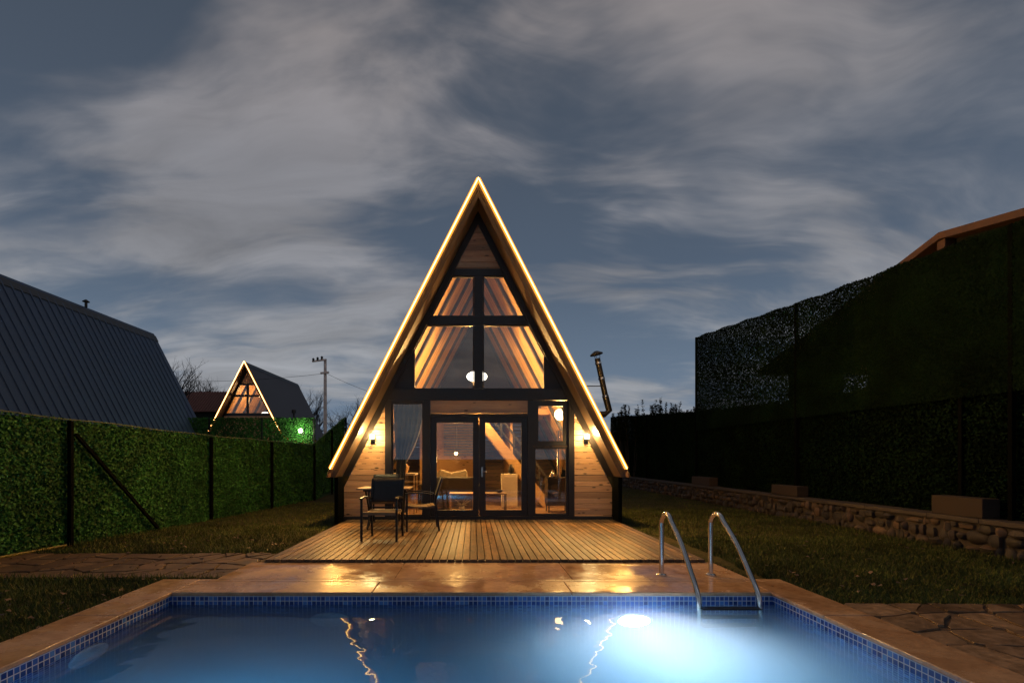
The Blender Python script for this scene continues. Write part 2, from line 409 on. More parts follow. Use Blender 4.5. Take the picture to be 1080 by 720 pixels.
def glassm(name, refl, tint):
    m, n = mat(name); n.n.remove(n.b)
    g = n.node('ShaderNodeBsdfGlossy'); g.inputs['Roughness'].default_value = 0.0; g.inputs[0].default_value = (1, 1, 1, 1)
    tr = n.node('ShaderNodeBsdfTransparent'); tr.inputs[0].default_value = (*tint, 1)
    lw = n.node('ShaderNodeLayerWeight'); lw.inputs[0].default_value = .3
    f = n.math('ADD', n.math('MULTIPLY', lw.outputs['Fresnel'], .6), refl, clamp=True)
    mx = n.node('ShaderNodeMixShader'); n.put(mx.inputs[0], f); n.link(tr.outputs[0], mx.inputs[1]); n.link(g.outputs[0], mx.inputs[2])
    n.link(mx.outputs[0], n.out.inputs[0]); return m
M['glass'] = glassm('window_glass', .075, (.86, .86, .84))
M['glass_dark'] = glassm('mirror_glass', .30, (.5, .5, .5))
def waterm():
    m, n = mat('pool_water'); n.n.remove(n.b)
    rf = n.node('ShaderNodeBsdfRefraction'); rf.inputs['Roughness'].default_value = 0.0; rf.inputs['IOR'].default_value = 1.333
    gy = n.node('ShaderNodeBsdfGlossy'); gy.inputs['Roughness'].default_value = 0.0; gy.inputs[0].default_value = (1, 1, 1, 1)
    fr = n.node('ShaderNodeFresnel'); fr.inputs['IOR'].default_value = 1.333
    mx = n.node('ShaderNodeMixShader'); n.put(mx.inputs[0], n.math('MULTIPLY', fr.outputs[0], .52)); n.link(rf.outputs[0], mx.inputs[1]); n.link(gy.outputs[0], mx.inputs[2])
    b = n.node('ShaderNodeBump'); b.inputs['Strength'].default_value = .17; b.inputs['Distance'].default_value = .02
    h = n.math('ADD', n.noise(n.mapping(n.pos, (1, 1, 1)), 4.5, 1, .5, .2), n.math('MULTIPLY', n.noise(n.pos, 1.7, 2, .5), .8))
    n.put(b.inputs['Height'], h)
    for q in (rf, gy, fr): n.link(b.outputs[0], q.inputs['Normal'])
    n.link(mx.outputs[0], n.out.inputs['Surface'])
    v = n.node('ShaderNodeVolumeScatter'); v.inputs['Color'].default_value = (.90, .92, .96, 1); v.inputs['Density'].default_value = WATER_SCATTER; v.inputs['Anisotropy'].default_value = .1
    ab = n.node('ShaderNodeVolumeAbsorption'); ab.inputs['Color'].default_value = (.34, .68, .86, 1); ab.inputs['Density'].default_value = WATER_ABSORB
    ad = n.node('ShaderNodeAddShader'); n.link(v.outputs[0], ad.inputs[0]); n.link(ab.outputs[0], ad.inputs[1])
    n.link(ad.outputs[0], n.out.inputs['Volume'])
    return m
M['water'] = waterm()

# ------------------------------------------------------------------ ground
def gh(x, y):
    r_ = min(1, max(0, x/4)); y_ = 18.2 + 10*r_
    s = min(1, max(0, (y - y_) / 24.0)); s = s*s*(3-2*s)
    return -0.07 + 2.35*s
PX0, PX1, PY0, PY1 = -3.17, 3.14, 0.9, 5.07
WZ = -0.135
xs = [-900, -400, -150, -60, -30, -20, -12, -8, PX0-.02, PX1+.02, 8, 12, 20, 30, 60, 150, 400, 900]
ys = [-600, -100, -20, PY0-.02, PY1+.02, 10, 18] + [18+i*2 for i in range(1, 14)] + [50, 70, 120, 300, 900]
g = MB(); vs = [(x, y, gh(x, y)) for y in ys for x in xs]; fs = []
nx = len(xs)
for j in range(len(ys)-1):
    for i in range(nx-1):
        if xs[i] == PX0-.02 and ys[j] == PY0-.02: continue
        fs.append((j*nx+i, j*nx+i+1, (j+1)*nx+i+1, (j+1)*nx+i))
g.add(vs, fs); struct('ground', g, M['ground'])

# grass blades on the two lawns
def blades(regions, dens, hmin, hmax, wd=.006):
    tris = []
    for (x0, x1, y0, y1, dn) in regions:
        n = int((x1-x0)*(y1-y0)*dn*dens)
        x = rng.uniform(x0, x1, n); y = rng.uniform(y0, y1, n)
        hh = rng.uniform(hmin, hmax, n)*(0.7+.6*rng.random(n)); a = rng.uniform(0, np.pi, n)
        ww = wd*rng.uniform(.7, 1.6, n)
        lx = rng.normal(0, .4, n)*hh; ly = rng.normal(0, .4, n)*hh
        p = np.zeros((n, 3, 3)); z0 = -.075
        p[:, 0] = np.stack([x-np.cos(a)*ww, y-np.sin(a)*ww, np.full(n, z0)], 1)
        p[:, 1] = np.stack([x+np.cos(a)*ww, y+np.sin(a)*ww, np.full(n, z0)], 1)
        p[:, 2] = np.stack([x+lx, y+ly, z0+hh], 1)
        tris.append(p)
    return np.concatenate(tris)
b = MB(); b.quads(blades([(3.62, 7.6, 4.85, 9, 2600), (3.3, 7.6, 9, 14, 900), (3.3, 7.6, 14, 22, 250)], 1, .03, .065)); b.quads(blades([(3.555, 3.63, 4.8, 6.6, 3500), (3.22, 3.30, 5.65, 6.6, 3500), (3.6, 7.6, 4.76, 4.86, 3500), (3.12, 3.2, 6.5, 10.6, 1500), (7.55, 7.72, 4.8, 12, 1500)], 1, .05, .11))
tag(build('lawn_grass', b, M['grassb']), 'short dark grass of the lawn between the pool and the stone wall', 'grass', kind='stuff')
b = MB(); b.quads(blades([(-6.95, -3.68, 2.4, 5.75, 2800), (-6.6, -3.0, 7.5, 10.5, 1200), (-6.3, -3.0, 10.5, 16, 500)], 1, .03, .07)); b.quads(blades([(-3.69, -3.595, 2.4, 5.7, 3500), (-6.9, -3.0, 5.72, 5.83, 3000), (-6.8, -2.9, 7.36, 7.5, 2500), (-6.75, -6.45, 7.9, 11, 1500)], 1, .05, .12))
tag(build('lawn_grass', b, M['grassb']), 'rough brownish grass left of the pool along the green fence', 'grass', kind='stuff')
# scattered dry leaves / pebbles
b = MB(); n = 260; arr = np.zeros((n, 4, 3))
cx = np.concatenate([rng.uniform(-6.6, -3.1, 190), rng.uniform(3.7, 7.4, 70)]); cyy = np.concatenate([rng.uniform(4, 9, 190), rng.uniform(5, 9, 70)])
for k, (sx_, sy_) in enumerate(((-1, -1), (1, -1), (1, 1), (-1, 1))):
    arr[:, k] = np.stack([cx+sx_*.018+rng.normal(0, .01, n), cyy+sy_*.016+rng.normal(0, .01, n), np.full(n, -.02)+rng.uniform(-.012, .02, n)], 1)
b.quads(arr); tag(build('fallen_leaves', b, M['flagd']), 'dry fallen leaves strewn over both lawns', 'fallen leaves', kind='stuff')

# flagstones
def flags(name, x0, x1, y0, y1, s, z, m, seed, clip=None):
    r = random.Random(seed); nxx = max(1, int((x1-x0)/s)); nyy = max(1, int((y1-y0)/s))
    P_ = {}
    for i in range(nxx+1):
        for j in range(nyy+1):
            jx = 0 if i in (0, nxx) else r.uniform(-.32, .32)*s; jy = 0 if j in (0, nyy) else r.uniform(-.32, .32)*s
            P_[i, j] = Vector((x0+(x1-x0)*i/nxx+jx, y0+(y1-y0)*j/nyy+jy))
    mb = MB()
    for i in range(nxx):
        for j in range(nyy):
            q = [P_[i, j], P_[i+1, j], P_[i+1, j+1], P_[i, j+1]]
            if clip and not clip(sum((a for a in q), Vector((0, 0)))/4): continue
            c = sum(q, Vector((0, 0)))/4
            polys = [q] if r.random() < .6 else [[q[0], q[1], q[2]], [q[0], q[2], q[3]]]
            for pl in polys:
                c = sum(pl, Vector((0, 0)))/len(pl); pts = []
                for a, bb in zip(pl, pl[1:]+pl[:1]):
                    for f in (.12, .5, .88):
                        pt = a.lerp(bb, f); pt = c + (pt-c)*(1-.016/max(.1, (pt-c).length)) + Vector((r.uniform(-.012, .012), r.uniform(-.012, .012)))
                        pts.append((pt.x, pt.y))
                mb.slab(pts, z-.03, z+r.uniform(0, .012))
    return struct(name, mb, m, bevel=.004)
flags('flagstone_paving', 3.60, 9.5, .6, 4.78, .36, -.035, M['flag'], 3)
sl = MB(); sl.box((3.58, .5, -.2), (9.6, 4.8, -.044)); struct('paving_joints', sl, M['joint'])
flags('flagstone_path', -7.0, -3.0, 5.82, 7.35, .36, -.045, M['flagd'], 5)
sl = MB(); sl.box((-7.0, 5.8, -.2), (-2.97, 7.4, -.058)); struct('path_joints', sl, M['joint'])

# ------------------------------------------------------------------ pool
pool = thing('swimming_pool', 'rectangular blue mosaic swimming pool lit from under the water in front of the deck', 'swimming pool', (0, 3, 0))
b = MB(); b.uv = True
zb = -1.5; zt = -.034
x0, x1, y0, y1 = PX0, PX1, PY0, PY1
b.add([(x0, y1, zb), (x1, y1, zb), (x1, y1, zt), (x0, y1, zt)], [(0, 1, 2, 3)])
b.add([(x0, y0, zb), (x0, y1, zb), (x0, y1, zt), (x0, y0, zt)], [(0, 1, 2, 3)])
b.add([(x1, y1, zb), (x1, y0, zb), (x1, y0, zt), (x1, y1, zt)], [(0, 1, 2, 3)])
b.add([(x1, y0, zb), (x0, y0, zb), (x0, y0, zt), (x1, y0, zt)], [(0, 1, 2, 3)])
b.add([(x0, y0, zb), (x1, y0, zb), (x1, y1, zb), (x0, y1, zb)], [(0, 1, 2, 3)])
# outer shell gives the basin thickness
b.box((x0-.25, y0-.25, zb-.2), (x1+.25, y1+.25, zb-.02))
for a_, c_ in (((x0-.25, y0-.25), (x0-.015, y1+.25)), ((x1+.015, y0-.25), (x1+.25, y1+.25)), ((x0-.015, y1+.015), (x1+.015, y1+.25)), ((x0-.015, y0-.25), (x1+.015, y0-.015))):
    b.box((*a_, zb-.02), (*c_, -.045))
build('basin', b, M['mosaic'], pool)
# coping slabs
def slabs(mb, x0, x1, y0, y1, n, ax, z0=-.04, z1=0, gap=.003):
    for i in range(n):
        if ax == 'x':
            a = x0+(x1-x0)*i/n; c = x0+(x1-x0)*(i+1)/n; mb.box((a+gap, y0, z0), (c-gap, y1, z1+random.uniform(-.001, .001)))
        else:
            a = y0+(y1-y0)*i/n; c = y0+(y1-y0)*(i+1)/n; mb.box((x0, a+gap, z0), (x1, c-gap, z1+random.uniform(-.001, .001)))
b = MB()
slabs(b, -3.60, PX0+.012, .4, 5.62, 4, 'y'); slabs(b, PX1-.012, 3.56, .4, 5.62, 4, 'y')
slabs(b, PX0+.015, PX1-.015, PY1-.012, 5.50, 3, 'x'); slabs(b, PX0+.015, PX1-.015, .4, PY0, 4, 'x')
cp = build('coping', b, M['stone'], pool, bevel=.008)
b = MB(); slabs(b, PX0+.016, PX1-.016, 5.504, 5.618, 1, 'x'); slabs(b, -2.984, 3.22, 5.624, 6.52, 3, 'x')
struct('terrace', b, M['stone'], bevel=.004)
def pool_lamp(pos, nrm, on, W=None):
    Mx = Vector(nrm).to_track_quat('Z', 'Y').to_matrix()
    r_ = MB(); r_.lathe([(.20, -.01), (.205, .012), (.19, .026), (.168, .028)], pos, 28, Mx)
    o = build('pool_lamp', r_, M['pool_off'], pool, smooth=True)
    l_ = MB(); l_.lathe([(.167, .012), (.167, .03), (.11, .045), (.002, .052)], pos, 28, Mx)
    build('lens', l_, M['pool_lens'] if on else M['pool_off'], o, smooth=True)
    if on:
        L = light('pool_light', 'SPOT', Vector(pos)+Vector(nrm)*.06, W or POOL_W, (.55, .88, 1.0) if W else (1.0, .76, .72), pool, shadow_soft_size=.09)
        L.data.spot_size = R(150); L.data.spot_blend = 1.0
        if not W:
            L2 = light('pool_beam', 'SPOT', Vector(pos)+Vector(nrm)*.06, POOL_UP_W, (1.0, .76, .70), pool, shadow_soft_size=.06)
            L2.data.spot_size = R(95); L2.data.spot_blend = 1.0; L2.rotation_euler = (-(Vector(nrm)+Vector((0, 0, .9)))).to_track_quat('Z', 'Y').to_euler()
        L.rotation_euler = (-Vector(nrm)).to_track_quat('Z', 'Y').to_euler()
    return o
tag(pool_lamp((1.68, PY1, -.62), (0, -1, 0), True), 'lit white underwater lamp on the far pool wall')
tag(pool_lamp((-1.50, PY1, -.60), (0, -1, 0), False), 'unlit pale underwater lamp on the far pool wall')
pool_lamp((PX0, 3.98, -.40), (1, 0, 0), False)
for x in (-1.5,): tag(pool_lamp((x, PY0, -.62), (0, 1, 0), True, POOL_NEAR_W), 'lit underwater lamp on the near pool wall')
b = MB(); b.box((PX0-.008, PY0-.008, zb-.01), (PX1+.008, PY1+.008, WZ))
struct('water', b, M['water'])

# ladder
lad = thing('pool_ladder', 'curved stainless steel pool ladder with two handrails at the far right pool edge', 'pool ladder', (2.6, 5.2, 0))
def rail(x, dxr):
    pts = [(x, 5.80, 0.0), (x, 5.80, .30), (x, 5.80, .60)]
    for k in range(1, 9):
        a = math.pi - k*(math.pi-.55)/8
        pts.append((x, 5.80-.13*(1+math.cos(a)), .60+.145*math.sin(a)))
    pts += [(x, 5.33, .46), (x, 5.13, .20), (x, 5.03, .06), (x, 4.985, -.03), (x, 4.965, -.12), (x, 4.96, -.3), (x, 4.96, -1.0)]
    # Catmull-Rom smoothing
    P3 = [Vector(p) for p in pts]; o_ = []
    for i in range(len(P3)-1):
        p0, p1, p2, p3 = P3[max(i-1, 0)], P3[i], P3[i+1], P3[min(i+2, len(P3)-1)]
        for k in range(4):
            u = k/4; o_.append(.5*((2*p1)+(p2-p0)*u+(2*p0-5*p1+4*p2-p3)*u*u+(3*p1-p0-3*p2+p3)*u**3))
    o_.append(P3[-1])
    return [Vector((p.x+dxr*min(1, max(0, (5.80-p.y)/.84)), p.y, p.z)) for p in o_]
for x, dxr in ((2.26, .06), (2.85, .095)):
    b = MB(); b.tube(rail(x, dxr), .0275, 14); rl = build('handrail', b, M['steel'], lad, smooth=True)
    b = MB(); b.lathe([(.055, .002), (.055, .012), (.035, .022), (.0225, .026)], (x, 5.80, 0), 20); build('flange', b, M['steel'], rl, smooth=True)
for z in (-.138, -.42, -.68):
    b = MB(); b.box((2.335, 4.90, z-.015), (2.93, 5.0, z+.01)); build('step', b, M['black'], lad, bevel=.008)

# ------------------------------------------------------------------ deck
DZ = .04
deck = thing('wooden_deck', 'worn brown plank deck between the glazed cabin front and the pool terrace', 'deck', (.16, 8.6, 0))
b = MB(); xa, xb = -2.80, 3.12; nb = 58; bw = (xb-xa)/nb
for i in range(nb):
    b.box((xa+i*bw+.007, 6.50, .012), (xa+(i+1)*bw-.007, 10.74, DZ+random.uniform(-.0015, .0015)))
build('deck_boards', b, M['deckw'], deck, bevel=.003)
b = MB(); b.box((xa-.01, 6.525, -.09), (xb+.01, 10.74, .006)); build('joists', b, M['black'], deck)

# ------------------------------------------------------------------ cabins
SL = 1.955; SQ = math.sqrt(1+SL*SL)
def roof_poly(cx, za, zf, d0, d1, side):
    a0 = za-d0*SQ; a1 = za-d1*SQ
    return [(cx, a0), (cx+side*(a0-zf)/SL, zf), (cx+side*(a1-zf)/SL, zf), (cx, a1)]
def clip(poly, a, c):      # keep a.x*X + a.y*Z <= c
    o = []
    for i in range(len(poly)):
        p, q = poly[i], poly[(i+1) % len(poly)]
        dp = a[0]*p[0]+a[1]*p[1]-c; dq = a[0]*q[0]+a[1]*q[1]-c
        if dp <= 0: o.append(p)
        if dp*dq < 0:
            u = dp/(dp-dq); o.append((p[0]+(q[0]-p[0])*u, p[1]+(q[1]-p[1])*u))
    return o
def planks(mb, poly, y0, y1, h=.128, gap=.006, off=0.0):
    zs = [p[1] for p in poly]; z = math.floor((min(zs)-off)/h)*h+off
    while z < max(zs):
        q = clip(clip(poly, (0, -1), -(z+gap)), (0, 1), z+h-gap)
        if len(q) > 2: mb.prism(q, y0, y1)
        z += h
def ring(mb, poly, inset, y0, y1):
    cx = sum(p[0] for p in poly)/len(poly); cz = sum(p[1] for p in poly)/len(poly)
    n = len(poly)
    ar = sum(poly[i][0]*poly[(i+1)%n][1]-poly[(i+1)%n][0]*poly[i][1] for i in range(n))
    if ar < 0: poly = poly[::-1]
    inn = []
    for i in range(n):
        p0 = Vector(poly[i-1]); p = Vector(poly[i]); p1 = Vector(poly[(i+1) % n])
        d0 = (p-p0).normalized(); d1 = (p1-p).normalized(); n0 = Vector((-d0.y, d0.x)); n1 = Vector((-d1.y, d1.x))
        m_ = (n0+n1).normalized(); k = inset/max(.3, m_.dot(n0)); inn.append(tuple(p+m_*k))
    vs = [(p[0], y0, p[1]) for p in poly]+[(p[0], y0, p[1]) for p in inn]+[(p[0], y1, p[1]) for p in poly]+[(p[0], y1, p[1]) for p in inn]
    fs = []
    for i in range(n):
        j = (i+1) % n
        fs += [(i, j, n+j, n+i), (2*n+i, 3*n+i, 3*n+j, 2*n+j), (i, 2*n+i, 2*n+j, j), (n+i, n+j, 3*n+j, 3*n+i)]
    mb.add(vs, fs); return inn
ZA = 7.26; YF = 10.2; YW = 10.8
def fx(px): return (px-VX)/F*YW
def fz(py): return CAMZ-(py-VY)/F*YW
def roof_parts(root, cx, yf, yb, z0, mt, ribs, led_mat, verge=True, lining=True, zfoot=1.0):
    za = ZA+z0; zf = zfoot+z0
    for s_ in (-1, 1):
        b = MB(); b.prism(roof_poly(cx, za, zf, 0, .145, s_), yf+.001, yb)
        if ribs:
            y = yf+.2; n_ = Vector((s_*SL, 0, 1)).normalized()
            pa = Vector((cx, 0, za)); pb = Vector((cx+s_*(za-zf)/SL, 0, zf))
            while y < yb-.05:
                b.beam(pa+n_*.012+Vector((s_*.12, y, -.12*SL)), pb+n_*.012+Vector((0, y, 0)), .05, .035, up=n_)
                y += .33
        r_ = build('roof', b, mt, root)
        if lining:
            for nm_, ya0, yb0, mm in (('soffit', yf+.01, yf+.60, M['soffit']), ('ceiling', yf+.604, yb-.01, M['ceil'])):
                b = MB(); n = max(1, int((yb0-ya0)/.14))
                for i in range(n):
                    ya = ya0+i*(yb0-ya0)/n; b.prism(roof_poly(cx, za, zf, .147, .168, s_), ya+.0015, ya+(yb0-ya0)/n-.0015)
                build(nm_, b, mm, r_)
        if verge:
            b = MB(); b.prism(roof_poly(cx, za, zf, 0, .085, s_), yf-.030, yf); b.prism(roof_poly(cx, za, zf, .088, .170, s_), yf-.022, yf)
            build('verge_board', b, M['verge'], r_)
    b = MB()
    for s_ in (-1, 1):
        n_ = Vector((s_*SL, 0, 1)).normalized()
        b.beam(Vector((cx+s_*.13, yf-.0, za-.13*SL))+n_*.022, Vector((cx+s_*.13, yb, za-.13*SL))+n_*.022, .30, .014, up=n_)
    build('ridge_cap', b, M['ridge'], root)
    if led_mat:
        for s_ in (-1, 1):
            b = MB(); n_ = Vector((s_*SL, 0, 1)).normalized()
            e = 6.08
            b.tube([Vector((cx, yf-.068, za+.012)), Vector((cx+s_*e/SL, yf-.068, za-e+.0))+n_*.004], .010 if led_mat is M['led'] else .02, 8)
            ls_ = build('led_strip', b, led_mat, root)
            b = MB(); b.tube([Vector((cx, yf-.012, za+.018)), Vector((cx+s_*e/SL, yf-.012, za-e+.002))+n_*.004], .048 if led_mat is M['led'] else .05, 10); build('halo_tube', b, M['led_halo'], ls_)  # added glowing tube that draws the halo around the strip
            if led_mat is M['led']:          # the diodes of the strip
                nd = 46
                for i in range(nd):
                    h = (i+.5)/nd*e
                    light('led_diode', 'POINT', Vector((cx+s_*h/SL, yf-.080, za-h))+n_*.060, LED_W, (1, .49, .115), ls_, shadow_soft_size=0.0)
            b = MB(); b.tube([Vector((cx+s_*e/SL, yf-.040, za-e))+n_*.004, Vector((cx+s_*(za-zf)/SL, yf-.038, zf))], .005, 6)
            build('cable', b, M['cap'], root)

CX = .11
cab = thing('a_frame_cabin', 'large A frame cabin with glazed front and glowing strip lights, behind the deck', 'cabin', (CX, YW, DZ))
roof_parts(cab, CX, YF, 19.0, 0, M['roofm'], False, M['led'])
INN = .17
# sloping dark wall beams
for s_ in (-1, 1):
    b = MB(); b.prism(roof_poly(CX, ZA, 1.0, .171, .30, s_), YW-.06, YW+.10); build('frame_beam', b, M['dark'], cab)
# facade cladding
zwb = DZ+.06
wl = [(CX-2.99, zwb), (fx(406.3), zwb), (fx(406.3), 4), (CX-2.99, 4)]
def slope_clip(poly, d, z1=None):
    a1 = ZA-d*SQ
    # right: SL*(x-cx)+z <= a1 ; left: -SL*(x-cx)+z <= a1
    return clip(clip(poly, (SL, 1), a1+SL*CX), (-SL, 1), a1-SL*CX)
b = MB(); planks(b, slope_clip(wl, .30), YW, YW+.05); build('cladding', b, M['pine'], cab)
wr = [(fx(605.5), zwb), (CX+2.99, zwb), (CX+2.99, 4), (fx(605.5), 4)]
b = MB(); planks(b, slope_clip(wr, .30), YW, YW+.05); build('cladding', b, M['pine'], cab)
gb = [(-3, fz(284)), (3, fz(284)), (3, 7), (-3, 7)]
b = MB(); planks(b, slope_clip(gb, .30), YW, YW+.05, off=.02); build('gable_cladding', b, M['pine'], cab)
b = MB(); planks(b, [(fx(454), fz(436)), (fx(556.5), fz(436)), (fx(556.5), fz(422)), (fx(454), fz(422))], YW, YW+.05, h=.298, off=fz(436)); build('transom_panel', b, M['pine'], cab)
# dark structural timbers
b = MB(); ya, yb_ = YW-.035, YW+.09
def B(x0, x1, y0, y1, da=0.0): b.box((fx(x0), ya-da, fz(y1)), (fx(x1), yb_, fz(y0)))
def BP(y0, y1, d, da=0.0):
    q = slope_clip([(-4, fz(y1)), (4, fz(y1)), (4, fz(y0)), (-4, fz(y0))], d); b.prism(q, ya-da, yb_)
BP(284, 291, .298); BP(334, 342.5, .298, .002); BP(410.5, 422, .298, .004)
build('crossbeam', b, M['dark'], cab)
b = MB()
B(499.9, 509.3, 291.2, 333.8); B(499.9, 509.3, 342.8, 410.3)
build('mullion', b, M['dark'], cab)
for s_, xe in ((-1, 436.4), (1, 574.6)):
    b = MB()
    big = [(-4, fz(410.3)), (fx(xe), fz(410.3)), (fx(xe), fz(342.7)), (-4, fz(342.7))] if s_ < 0 else [(fx(xe), fz(410.3)), (4, fz(410.3)), (4, fz(342.7)), (fx(xe), fz(342.7))]
    q = slope_clip(big, .298); b.prism(q, YW-.015, YW+.06); build('infill_panel', b, M['dark'], cab)
for q_ in ((406.2, 413), (446.8, 454.0), (556.5, 562), (599.6, 605.6)):
    b = MB(); B(*q_, 422.2, 549); build('post', b, M['dark'], cab)
for q_ in ((454.2, 556.3, 436.2, 439), (413.2, 446.6, 422.2, 424.5)):
    b = MB(); B(*q_); build('lintel', b, M['dark'], cab)
b = MB(); b.box((CX-3.01, YW-.05, DZ-.02), (CX+3.01, YW+.10, fz(544.3))); build('sill', b, M['dark'], cab)
for s_ in (-1, 1):
    b = MB(); xx = (CX+s_*2.995, CX+s_*3.07); b.box((min(xx), YF+.12, -.05), (max(xx), 19.0, .998)); build('side_wall', b, M['postd'], cab)
    b = MB(); xx = (CX+s_*2.99, CX+s_*3.02); b.box((min(xx), YW-.03, DZ), (max(xx), YW+.06, 1.1)); 
b = MB(); b.box((CX-2.98, YW+.1, -.06), (CX+2.98, 19.0, .05)); build('floor', b, M['floorw'], cab)
# windows
def window(poly_px, inset=.022, name='window', label=None, mt='dark', gl='glass'):
    poly = [(fx(x), fz(y)) for x, y in poly_px]
    b = MB(); inn = ring(b, poly, inset, YW-.01, YW+.055); w_ = build(name, b, M[mt], cab)
    if label: w_['label'] = label
    b = MB(); b.prism(inn, YW+.018, YW+.026); build('pane', b, M[gl], w_)
    return w_
def slope_win(x0, x1, y0, y1, extra=None):
    poly = slope_clip([(fx(x0), fz(y1)), (fx(x1), fz(y1)), (fx(x1), fz(y0)), (fx(x0), fz(y0))], .299)
    b = MB(); inn = ring(b, poly, .022, YW-.01, YW+.055); w_ = build('window', b, M['dark'], cab)
    b = MB(); b.prism(inn, YW+.018, YW+.026); build('pane', b, M['glass'], w_)
slope_win(430, 499.7, 291.2, 333.8); slope_win(509.5, 600, 291.2, 333.8)
slope_win(436.5, 499.7, 342.8, 410.3); slope_win(509.5, 574.5, 342.8, 410.3)
window([(413.1, 544), (446.7, 544), (446.7, 424.5), (413.1, 424.5)], .03)
window([(562.1, 470.5), (599.5, 470.5), (599.5, 422.4), (562.1, 422.4)], .12)
window([(562.1, 544), (599.5, 544), (599.5, 470.8), (562.1, 470.8)], .055)
for x0, x1, hx in ((454.2, 505.2, 0), (505.4, 556.3, 508.5)):
    dr = window([(x0, 544), (x1, 544), (x1, 439.2), (x0, 439.2)], .135, 'door')
    if hx:
        b = MB(); h0 = Vector((fx(hx), YW-.02, fz(497))); b.box((h0.x-.018, YW-.022, h0.z-.12), (h0.x+.018, YW-.011, h0.z+.10))
        b.tube([h0, h0+Vector((0, -.05, 0)), h0+Vector((.11, -.055, 0))], .009, 8); build('handle', b, M['steel'], dr)
# rafters inside
for y in (12.1, 13.55, 15.1, 16.7, 18.3):
    for s_ in (-1, 1):
        b = MB(); b.prism(roof_poly(CX, ZA, 1.0, .169, .235, s_), y-.08, y+.08); build('rafter', b, M['rafter'], cab)
# back wall, loft floor, inner walls
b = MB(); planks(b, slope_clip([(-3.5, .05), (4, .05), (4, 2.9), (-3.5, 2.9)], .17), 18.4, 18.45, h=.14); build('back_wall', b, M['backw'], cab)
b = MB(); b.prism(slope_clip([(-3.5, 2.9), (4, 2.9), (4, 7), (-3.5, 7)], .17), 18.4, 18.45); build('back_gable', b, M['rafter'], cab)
b = MB(); b.prism(slope_clip([(-3.5, 2.68), (4, 2.68), (4, 2.86), (-3.5, 2.86)], .171), 14.2, 18.38); build('loft_floor', b, M['inner'], cab)
b = MB(); b.prism([(1.15, .05), (1.23, .05), (1.23, 2.66), (1.15, 2.66)], 15.0, 18.38)
b.prism([(-1.9, .05), (.2, .05), (.2, 2.66), (-1.9, 2.66)], 17.2, 17.26); build('inner_wall', b, M['inner'], cab)
# stairs
st = [None]
def stp(px, py, Y): return at(px, py, Y)
Ys = 13.2
p0 = stp(506, 441, Ys); p1 = stp(562, 513, Ys)
dirv = (p1-p0).normalized()
foot = p0+dirv*((p0.z-.08)/-dirv.z); top = p0 - dirv*.35
stairs = MB()
for yy in (Ys, Ys+.75): stairs.beam(top+Vector((0, yy-Ys, 0)), foot+Vector((0, yy-Ys, 0)), .05, .24, up=(0, 0, 1))
n = 11
for i in range(n):
    p = top.lerp(foot, (i+.6)/n); stairs.box((p.x-.13, Ys+.03, p.z-.02), (p.x+.13, Ys+.72, p.z+.02))
sto = build('staircase', stairs, M['oak'], cab)
b = MB(); off = Vector((0, 0, .75))
b.beam(top+off, foot+off, .04, .06); b.beam(top+off*.55, foot+off*.55, .03, .05)
for i in range(6): p = top.lerp(foot, (i+.3)/6); b.beam(p, p+off, .045, .045)
build('stair_railing', b, M['rafter'], sto)
# interior light fittings
def pendant(px, py, Y, r, ceil_z, label, W, big=True):
    c = at(px, py, Y); th = thing('pendant_lamp', label, 'pendant lamp', tuple(c))
    b = MB(); b.tube([c+Vector((0, 0, r*.6)), Vector((c.x, c.y, ceil_z))], .008, 6); build('cord', b, M['black'], th)
    if big:
        b = MB(); b.lathe([(.02, r*.9), (.07, r*.85), (.08, r*.55), (.10, r*.48)], c, 20); build('housing', b, M['rafter'], th, smooth=True)
        b = MB(); b.sphere(c, r, 24, 12, (1, 1, .5)); build('shade', b, M['shade_lit'], th, smooth=True)
    else:
        b = MB(); b.lathe([(.012, r*2.2), (.02, r*1.2), (.045, r*.9), (.05, r*.8)], c, 16); build('socket', b, M['black'], th)
        b = MB(); b.sphere(c, r, 16, 10); build('bulb', b, M['bulb_in'], th, smooth=True)
    light('pendant_light', 'POINT', c+Vector((0, -.15, -r-.12)), W, (1, .56, .17), th, shadow_soft_size=.12)
pendant(503, 397, 13.0, .28, 6.2, 'round glowing white pendant lamp behind the upper cabin window', 900)
pendant(481, 478, 13.4, .045, 2.66, 'small bare bulb pendant behind the left glass door', 75, False)
pendant(591, 437, 12.6, .15, 2.9, 'bright pendant lamp behind the small upper right window', 230, False)
# furniture inside
sofa = thing('sofa', 'dark grey sofa with loose cushions behind the left glass door', 'sofa', (-.5, 13.5, .05))
b = MB(); b.box((-1.35, 12.9, .12), (.15, 13.7, .48)); build('seat', b, M['fabric_dark'], sofa, bevel=.04)
b = MB(); b.box((-1.35, 12.72, .12), (.15, 12.9, .90)); build('backrest', b, M['fabric_dark'], sofa, bevel=.04)
for x0 in (-1.5, .15):
    b = MB(); b.box((x0, 12.72, .10), (x0+.15, 13.7, .68)); build('armrest', b, M['fabric_dark'], sofa, bevel=.03)
for x0, a in ((-.75, 18), (-.35, -12), (-1.15, 6)):
    Mx = Matrix.Translation((x0, 13.0, .86)) @ Matrix.Rotation(R(a), 4, 'Y') @ Matrix.Rotation(R(-14), 4, 'X')
    b = MB(); b.box((-.22, -.06, -.2), (.22, .08, .2), Mx); tag(build('cushion', b, M['cushion'], bevel=.05), 'beige sofa cushion %s behind the left glass door' % {18: 'in the middle of the three', -12: 'at the right end', 6: 'at the left end'}[a], 'cushion', 'sofa cushions')
ct = thing('coffee_table', 'small open wooden frame table with a plant behind the left glass door', 'coffee table', (-.3, 12.0, .05))
xa_, xb_ = at(475, 0, 11.9).x, at(499, 0, 11.9).x
